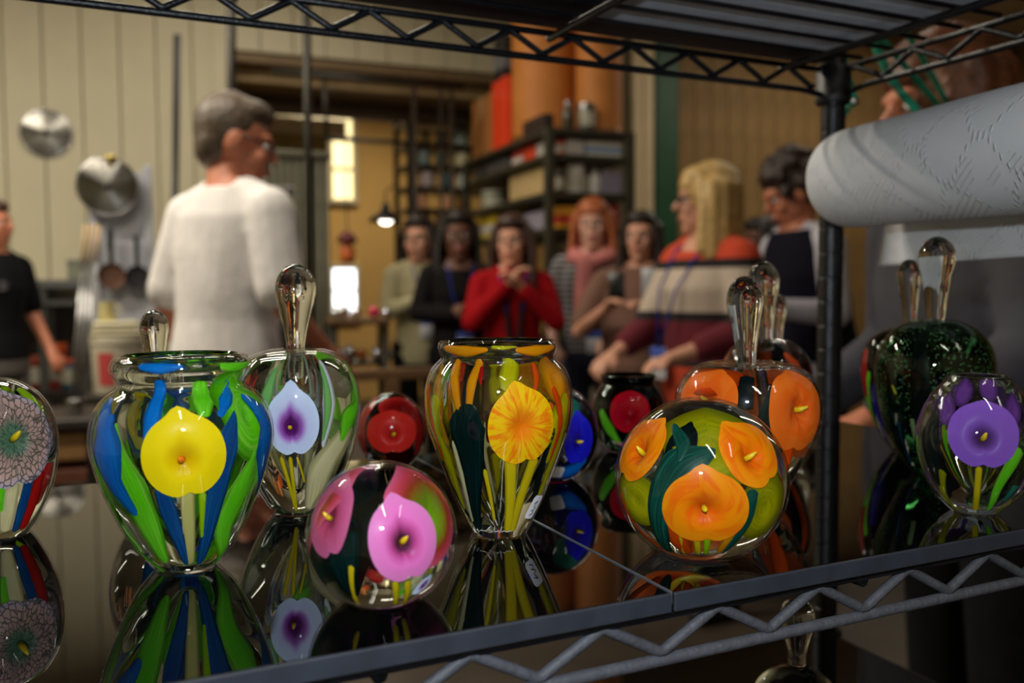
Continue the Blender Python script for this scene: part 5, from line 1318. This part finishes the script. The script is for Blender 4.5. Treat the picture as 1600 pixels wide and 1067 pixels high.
MB().lathe([(0, 0), (.03, 0), (.036, .02), (.03, .06), (.034, .085), (.031, .085), (.027, .06), (.03, .01), (0, .01)], 24).build('body', mat('pale_brass', (212, 200, 140), .35, .3), t, sharp=40)
MB().tube([(.03, 0, .07), (.055, 0, .06), (.055, 0, .03), (.032, 0, .02)], .005, 6).build('handle', mat('pale_brass', (212, 200, 140), .35, .3), t)
# ---- pendant lamp in the far room
c = pl(603, 347, 1, 5.25); t = thing('pendant_lamp', 'black gooseneck warehouse lamp glowing over the crowd', 'lamp', c); k_ = depth(c) / FPX
MB().lathe([(27 * k_, 0), (25 * k_, 5 * k_), (15 * k_, 13 * k_), (7 * k_, 18 * k_), (5.5 * k_, 29 * k_), (0, 31 * k_)], 36).lathe([(26 * k_, .2 * k_), (14 * k_, 11.5 * k_), (6 * k_, 16 * k_), (0, 17 * k_)], 36, flip=True).build('lamp_shade', mat('black_enamel', (20, 20, 22), .3), t)
MB().ell((0, 0, 4 * k_), (11 * k_, 11 * k_, 8 * k_), 16, 10).build('bulb', mat('lit_bulb', (255, 250, 236), .3, emit=(255, 246, 228, 6.0)), t)
pr = pl(645, 320, 1, 5.25) - c
MB().tube(spline([(0, 0, 30 * k_), (0, 0, 44 * k_), (8 * k_, 0, 54 * k_), (20 * k_, 0, 54 * k_), (32 * k_, 0, 46 * k_), (pr[0], .0, 40 * k_)], 24), 1.3 * k_, 8).build('gooseneck_arm', M_PIPE, t)
# ---- pipe frame by the opening
YP = 5.28; xa = pl(648, 250, 1, YP)[0]
fr = thing('pipe_scaffold', 'brown pipe frame with cross rail in front of the wide opening', 'frame', (xa, YP, 0))
for px, r, nm in ((648, .015, 'post'), (690, .011, 'post'), (706, .014, 'post')):
    q = pl(px, 250, 1, YP); MB().tube([(q[0] - xa, 0, 0), (q[0] - xa, 0, 2.42)], r, 12).build(nm, mat('brown_pipe', (48, 38, 28), .5, .3, noise=.2), fr)
q0, q1 = pl(508, 216, 1, YP), pl(724, 219, 1, YP)
MB().tube([(q0[0] - xa, .0, q0[2]), (q1[0] - xa, .0, q0[2])], .014, 10).build('cross_rail', M_PIPE, fr)
q2 = pl(640, 153, 1, YP); MB().tube([(q0[0] - xa - .3, 0, 2.41), (q1[0] - xa, 0, 2.41)], .02, 10).build('top_rail', M_PIPE, fr)
MB().tube([(q0[0] - xa + .01, 0, q0[2]), (q0[0] - xa - .0, 0, 2.41)], .012, 10).build('hanger', M_PIPE, fr)
# ---- rack of coloured stock beyond the opening
YR = 6.5
a = px_box(640, 742, 160, 350, YR)
sr = thing('stock_rack', 'tall dark rack of small coloured stock beyond the opening', 'rack', (a[0], YR, 0)); w = a[1] - a[0] + .25
for x in (0, w):
    for y in (0, .4): MB().box((x - .02, y - .02, 0), (x + .02, y + .02, a[3] + .1), .003).build('post', M_PIPE, sr, False)
lev = []
for y in (190, 226, 258, 292, 326, 360):
    z = pl(690, y, 1, YR)[2]; lev.append((y, z)); MB().box((-.02, -.02, z - .025), (w + .02, .42, z), .003).build('shelf', M_PIPE, sr, False)
STK = [(0, 660, 168, 22, (196, 178, 140), 'tan'), (0, 688, 172, 20, (190, 150, 70), 'ochre'), (0, 722, 166, 36, (226, 178, 60), 'yellow'), (1, 664, 204, 18, (150, 120, 70), 'khaki'), (1, 690, 206, 20, (50, 62, 66), 'slate'), (1, 720, 196, 26, (176, 196, 190), 'pale teal'),
       (2, 662, 234, 22, (120, 140, 140), 'grey teal'), (2, 690, 236, 20, (60, 88, 90), 'dark teal'), (2, 722, 232, 26, (206, 196, 150), 'cream'), (3, 668, 264, 26, (176, 160, 160), 'pinkish white'), (3, 696, 262, 20, (80, 110, 120), 'blue grey'), (3, 724, 266, 22, (190, 200, 190), 'pale grey'),
       (4, 658, 300, 20, (240, 180, 140), 'peach'), (4, 698, 300, 26, (226, 160, 110), 'apricot'), (4, 724, 302, 20, (120, 76, 40), 'brown'), (5, 660, 334, 24, (240, 176, 130), 'light salmon'), (5, 690, 338, 20, (90, 60, 40), 'dark brown')]
for lv, x, yt, wp_, col, nm in STK:
    tin('stock_jar', '%s jar on the %s shelf of the stock rack beyond the opening' % (nm, ['top', 'second', 'third', 'fourth', 'fifth', 'sixth'][lv]), 'jar', x, lev[lv][0], yt, wp_, mat('jar_%d%d%d' % col, col, .3, noise=.15), mat('jarlid_grey', (120, 120, 116), .4, .4), Y=YR + .1, z=lev[lv][1], sup=[q_[1] for q_ in lev])
# ---- metal shelving with the drums
P0_ = pl(858, 300, 1, 4.30); XS, YS0 = P0_[0], P0_[1]
YE = 5.66; XE = pl(984, 300, 1, YS0)[0]
M_SHELF = mat('olive_steel', (62, 60, 46), .5, .3, noise=.15)
sh = thing('shelving_unit', 'olive steel shelving unit with drums and jars behind the crowd', 'shelving', (XS, YS0, 0)); W, D = XE - XS, YE - YS0
LV0 = pl(858, 199, 1, YS0)[2]
for x in (0, W):
    for y in (0, D): MB().box((x - .022, y - .022, 0), (x + .022, y - .016, LV0), .002).box((x - .022, y - .016, 0), (x - .016, y + .022, LV0), .002).build('post', M_SHELF, sh, False)
LV = [pl(858, y, 1, YS0)[2] for y in (199, 239, 299, 356, 440, 540)]
for z in LV: MB().box((-.015, -.015, z - .03), (W + .015, D + .015, z), .003).build('shelf', M_SHELF, sh, False)
M_KRAFT = mat('kraft_drum', (196, 122, 50), .6, noise=.1, nscale=5); M_CARD = mat('cardboard', (166, 108, 54), .75, noise=.1, nscale=6)
for i, (x, wp_, yy, lb) in enumerate(((838, 106, YS0 + .52, 'larger tan fibre drum on the shelving, left of the pair'), (936, 72, YS0 + .22, 'narrower tan fibre drum on the shelving, right of the pair'))):
    c = pl(x, 197, 1, yy); r = wp_ * depth(c) / FPX / 2; c[0] = max(c[0], XS + r + .012) if i == 0 else min(c[0], XE + .05); t = thing('fibre_drum', lb, 'drum', (c[0], yy, LV[0] + .002))
    MB().lathe([(0, 0), (r, 0), (r, .78), (0, .78)], 40).build('barrel', M_KRAFT, t, sharp=40)
    for z in (.0, .74): MB().lathe([(r * 1.001, z), (r * 1.02, z + .004), (r * 1.02, z + .036), (r * 1.001, z + .04)], 40).build('hoop', mat('drum_hoop', (150, 96, 44), .4, .3), t, sharp=40)
    MB().lathe([(r * .96, .78), (r * .96, .79), (0, .79)], 40).build('lid', M_KRAFT, t, sharp=40)
XF = XS + .03
SHELF_BOX = (XS + .03, XE - .03, YS0 + .03, YE - .03)
def fit(lo, hi, z):
    """keep a thing inside its bay of the shelving"""
    up = [v for v in LV if v > z + .02]
    if up: hi[2] = min(hi[2], min(up) - .045)
    for k, (a_, b_) in enumerate(((SHELF_BOX[0], SHELF_BOX[1]), (SHELF_BOX[2], SHELF_BOX[3]))):
        if lo[k] < a_: hi[k] += a_ - lo[k]; lo[k] = a_
        if hi[k] > b_: lo[k] -= hi[k] - b_; hi[k] = b_
    lo[2] = z + .001
    return lo, hi
carton('brown cardboard box at the far top of the shelving', 738, 768, 248, 152, M_CARD, X=XF, z=LV[0], dep=.2)
OB = carton('bright orange box upright on the top shelf beside the drum', 769, 792, 226, 124, mat('orange_card', (236, 66, 20), .6), X=XF, z=LV[0], dep=.12, tape=False)
zo = OB.location.z + max(v_[2] for v_ in OB.children[0].bound_box) * 1.016
carton('black box standing on top of the bright orange box', 772, 787, 124, 58, mat('black_card', (24, 24, 26), .5), X=XF + .01, z=None, zfix=zo + .002, dep=.1, tape=False, stripe=mat('grey_print', (110, 112, 116), .5))
carton('dark brown tray under the front of the large drum', 801, 850, 200, 188, mat('dark_brown_card', (50, 34, 28), .7), X=XF - .0, z=LV[0], dep=.06, tape=False)
carton('grey plastic bag of supplies on the second shelf', 742, 792, 268, 240, mat('grey_plastic_bag', (84, 84, 84), .4, bump=.6), X=XF + .01, z=LV[1], dep=.2, tape=False, name='supply_bag', cat='bag')
carton('red and white packet on the second shelf near the post', 800, 816, 252, 222, mat('red_white_card', (196, 70, 60), .6), X=XF + .01, z=LV[1], dep=.12, tape=False, stripe=mat('white_print', (206, 200, 196), .6))
carton('orange red packet on the second shelf near the post', 818, 835, 246, 214, mat('orange_red_card', (220, 70, 36), .6), X=XF + .01, z=LV[1], dep=.12, tape=False)
carton('whitish packet on the second shelf next to the post', 838, 852, 240, 208, mat('white_card', (190, 184, 178), .6), X=XF + .01, z=LV[1], dep=.12, tape=False)
carton('cream carton on the third shelf next to the post', 796, 848, 308, 262, mat('cream_card', (196, 168, 118), .75, noise=.12), X=XF + .01, z=LV[2], dep=.2)
carton('red brown box at the far end of the third shelf', 746, 784, 316, 280, mat('red_brown_card', (108, 60, 34), .7), X=XF + .24, z=LV[2], dep=.14, tape=False)
tin('clear_bowl', 'pale green bowl with bright lid on the third shelf edge', 'bowl', 762, 318, 298, 40, mat('pale_green_plastic', (140, 150, 116), .4), mat('bright_lid', (206, 206, 196), .3), X=XF + .04, z=LV[2], sup='shelving')
carton('yellow and white box on the fourth shelf behind the crowd', 746, 776, 376, 336, mat('yellow_card', (206, 180, 40), .6), X=XF + .01, z=LV[3], dep=.15, tape=False, stripe=mat('white_print', (206, 200, 196), .6))
carton('lilac grey packet on the fourth shelf by the post', 815, 850, 366, 332, mat('lilac_card', (150, 144, 160), .6), X=XF + .01, z=LV[3], dep=.15, tape=False)
YQ = YS0 + .02
tin('glass_bottle', 'dark bottle with silver cap in front of the drums', 'bottle', 887, 199, 158, 20, mat('dark_bottle_glass', (70, 62, 44), .15), 'neck', Y=YQ + .06, z=LV[0], sup='shelving')
tin('silver_can', 'ribbed silver can in front of the narrower drum', 'can', 922, 199, 160, 28, M_STEEL, M_STEEL, Y=YQ + .01, z=LV[0], sup='shelving')
tin('small_tin', 'small orange red tin on the second shelf', 'tin', 878, 240, 200, 15, mat('orange_red_card', (220, 70, 36), .6), mat('red_lid', (170, 40, 26), .5), Y=YQ + .05, z=LV[1], sup='shelving')
carton('white tray box on the second shelf, left of the blue one', 888, 914, 240, 214, mat('white_card', (190, 184, 178), .6), Y=YQ, z=LV[1], dep=.2, tape=False)
carton('long white box with a blue band on the second shelf', 918, 972, 240, 210, mat('off_white_card', (206, 200, 186), .6), Y=YQ, z=LV[1], dep=.2, tape=False, stripe=mat('blue_print', (110, 140, 180), .6))
tin('white_jar', 'large white jar on the third shelf', 'jar', 901, 299, 258, 27, mat('white_jar', (206, 204, 198), .35), mat('white_lid', (216, 214, 206), .35), Y=YQ + .05, z=LV[2], sup='shelving')
tin('white_bottle', 'small white bottle with bright cap on the third shelf', 'bottle', 929, 299, 262, 18, mat('white_jar', (206, 204, 198), .35), 'neck', Y=YQ + .05, z=LV[2], sup='shelving')
tin('dark_jar', 'dark slim jar at the left of the large white jar', 'jar', 875, 299, 266, 13, mat('dark_jar', (52, 44, 54), .3), mat('dark_lid', (70, 60, 66), .4), Y=YQ + .05, z=LV[2], sup='shelving')
carton('lilac cloth bundle at the right of the third shelf', 945, 976, 299, 268, mat('lilac_cloth', (130, 124, 140), .8, bump=.6), Y=YQ, z=LV[2], dep=.18, tape=False, name='cloth_bundle', cat='bundle')
carton('yellow and red box on the fourth shelf behind the red hair', 876, 908, 356, 322, mat('yellow_red_card', (214, 150, 30), .6), Y=YQ, z=LV[3], dep=.15, tape=False, stripe=mat('red_print3', (190, 40, 36), .6))
carton('red box at the right of the fourth shelf', 940, 968, 356, 318, mat('red_card', (150, 26, 30), .6), Y=YQ, z=LV[3], dep=.15, tape=False)
carton('dark carton at the left of the fifth shelf', 875, 905, 440, 392, mat('dark_carton', (46, 40, 38), .7), Y=YQ, z=LV[4], dep=.2, tape=False)
# ---- low wooden rail and steel cart in front of the crowd
YW = 3.55
a = px_box(514, 704, 576, 592, YW)
t = thing('wooden_rail', 'low brown wooden rail fence in front of the crowd', 'rail', (a[0], YW, 0)); w = a[1] - a[0]
MB().box((0, -.02, a[3] - .045), (w, .02, a[3]), .005).build('top_rail', M_WOODB, t, False)
MB().box((0, -.018, a[3] - .5), (w, .018, a[3] - .45), .005).build('lower_rail', M_WOODB, t, False)
for i in range(3): MB().box((w * i / 2 - .03, -.03, 0), (w * i / 2 + .03, .03, a[3] - .045), .006).build('post', M_WOODB, t, False)
YK = 4.3
a = px_box(519, 612, 490, 620, YK); zt_ = pl(560, 498, 1, YK)[2]; zs_ = pl(560, 566, 1, YK)[2]
t = thing('steel_cart', 'brown topped steel cart with polished glass floats on it', 'cart', (a[0], YK, 0)); w = a[1] - a[0]
MB().box((0, 0, zt_ - .03), (w, .19, zt_), .005).build('top', M_WOODB, t, False); MB().box((.02, .02, zs_ - .02), (w - .02, .17, zs_), .004).build('shelf', M_PIPE, t, False)
for x in (.02, w - .02):
    for y in (.03, .16):
        MB().tube([(x, y, .07), (x, y, zt_ - .03)], .014, 10).build('leg', M_PIPE, t); MB().tube([(x - .012, y, .035), (x + .012, y, .035)], .035, 16).build('caster', M_BLACK, t)
FL = [(524, 0, 9, 'chrome'), (536, 0, 11, 'chrome'), (556, 0, 8, 'chrome'), (585, 0, 9, 'pink'), (603, 0, 7, 'chrome'), (528, 1, 11, 'chrome'), (546, 1, 12, 'chrome'), (566, 1, 9, 'amber'), (590, 1, 11, 'chrome'), (607, 1, 8, 'chrome')]
nmn = ['leftmost', 'second', 'third', 'fourth', 'fifth']; cnt = [0, 0]
for x, lv, rp, kd in FL:
    z = (zt_, zs_)[lv]; c = pl(x, 495 if lv == 0 else 562, 1, YK + .09); r = rp * depth(c) / FPX
    lb = '%s shiny %s ball on the %s of the steel cart' % (nmn[cnt[lv]] + (' from left' if cnt[lv] else ''), {'chrome': 'silver', 'pink': 'pink', 'amber': 'amber'}[kd], ('top', 'lower shelf')[lv]); cnt[lv] += 1
    t = thing('glass_float', lb, 'ball', (c[0], YK + .09, z), 0, 'shiny balls on the steel cart')
    m = {'chrome': mat('silvered_glass', (225, 225, 232), .06, 1.0), 'pink': mat('pink_glass', (200, 50, 90), .1, .3), 'amber': mat('amber_glass', (190, 110, 60), .1, .6)}[kd]
    MB().ell((0, 0, r), (r, r, r), 24, 16).build('ball', m, t); MB().lathe([(r * .25, r * 1.93), (r * .2, r * 2.1), (0, r * 2.12)], 12).build('cap', M_STEEL, t)
c = pl(543, 412, 1, YP - .03); zr = q0[2] - .016; k_ = depth(c) / FPX
t = thing('hanging_lantern', 'orange and red glass lantern hanging from the scaffold cross rail', 'lantern', (c[0], YP - .03, c[2]))
MB().lathe([(0, 0), (9 * k_, 1 * k_), (12 * k_, 12 * k_), (11 * k_, 24 * k_), (7 * k_, 32 * k_), (0, 33 * k_)], 28).build('globe', mat('orange_glass', (226, 120, 66), .15), t)
MB().lathe([(0, 31 * k_), (17 * k_, 33 * k_), (13 * k_, 42 * k_), (6 * k_, 50 * k_), (0, 51 * k_)], 28).build('hood', mat('dark_red_enamel', (104, 34, 40), .4), t)
MB().tube([(0, 0, 50 * k_), (0, 0, zr - c[2])], .004, 6).build('cord', M_BLACK, t)
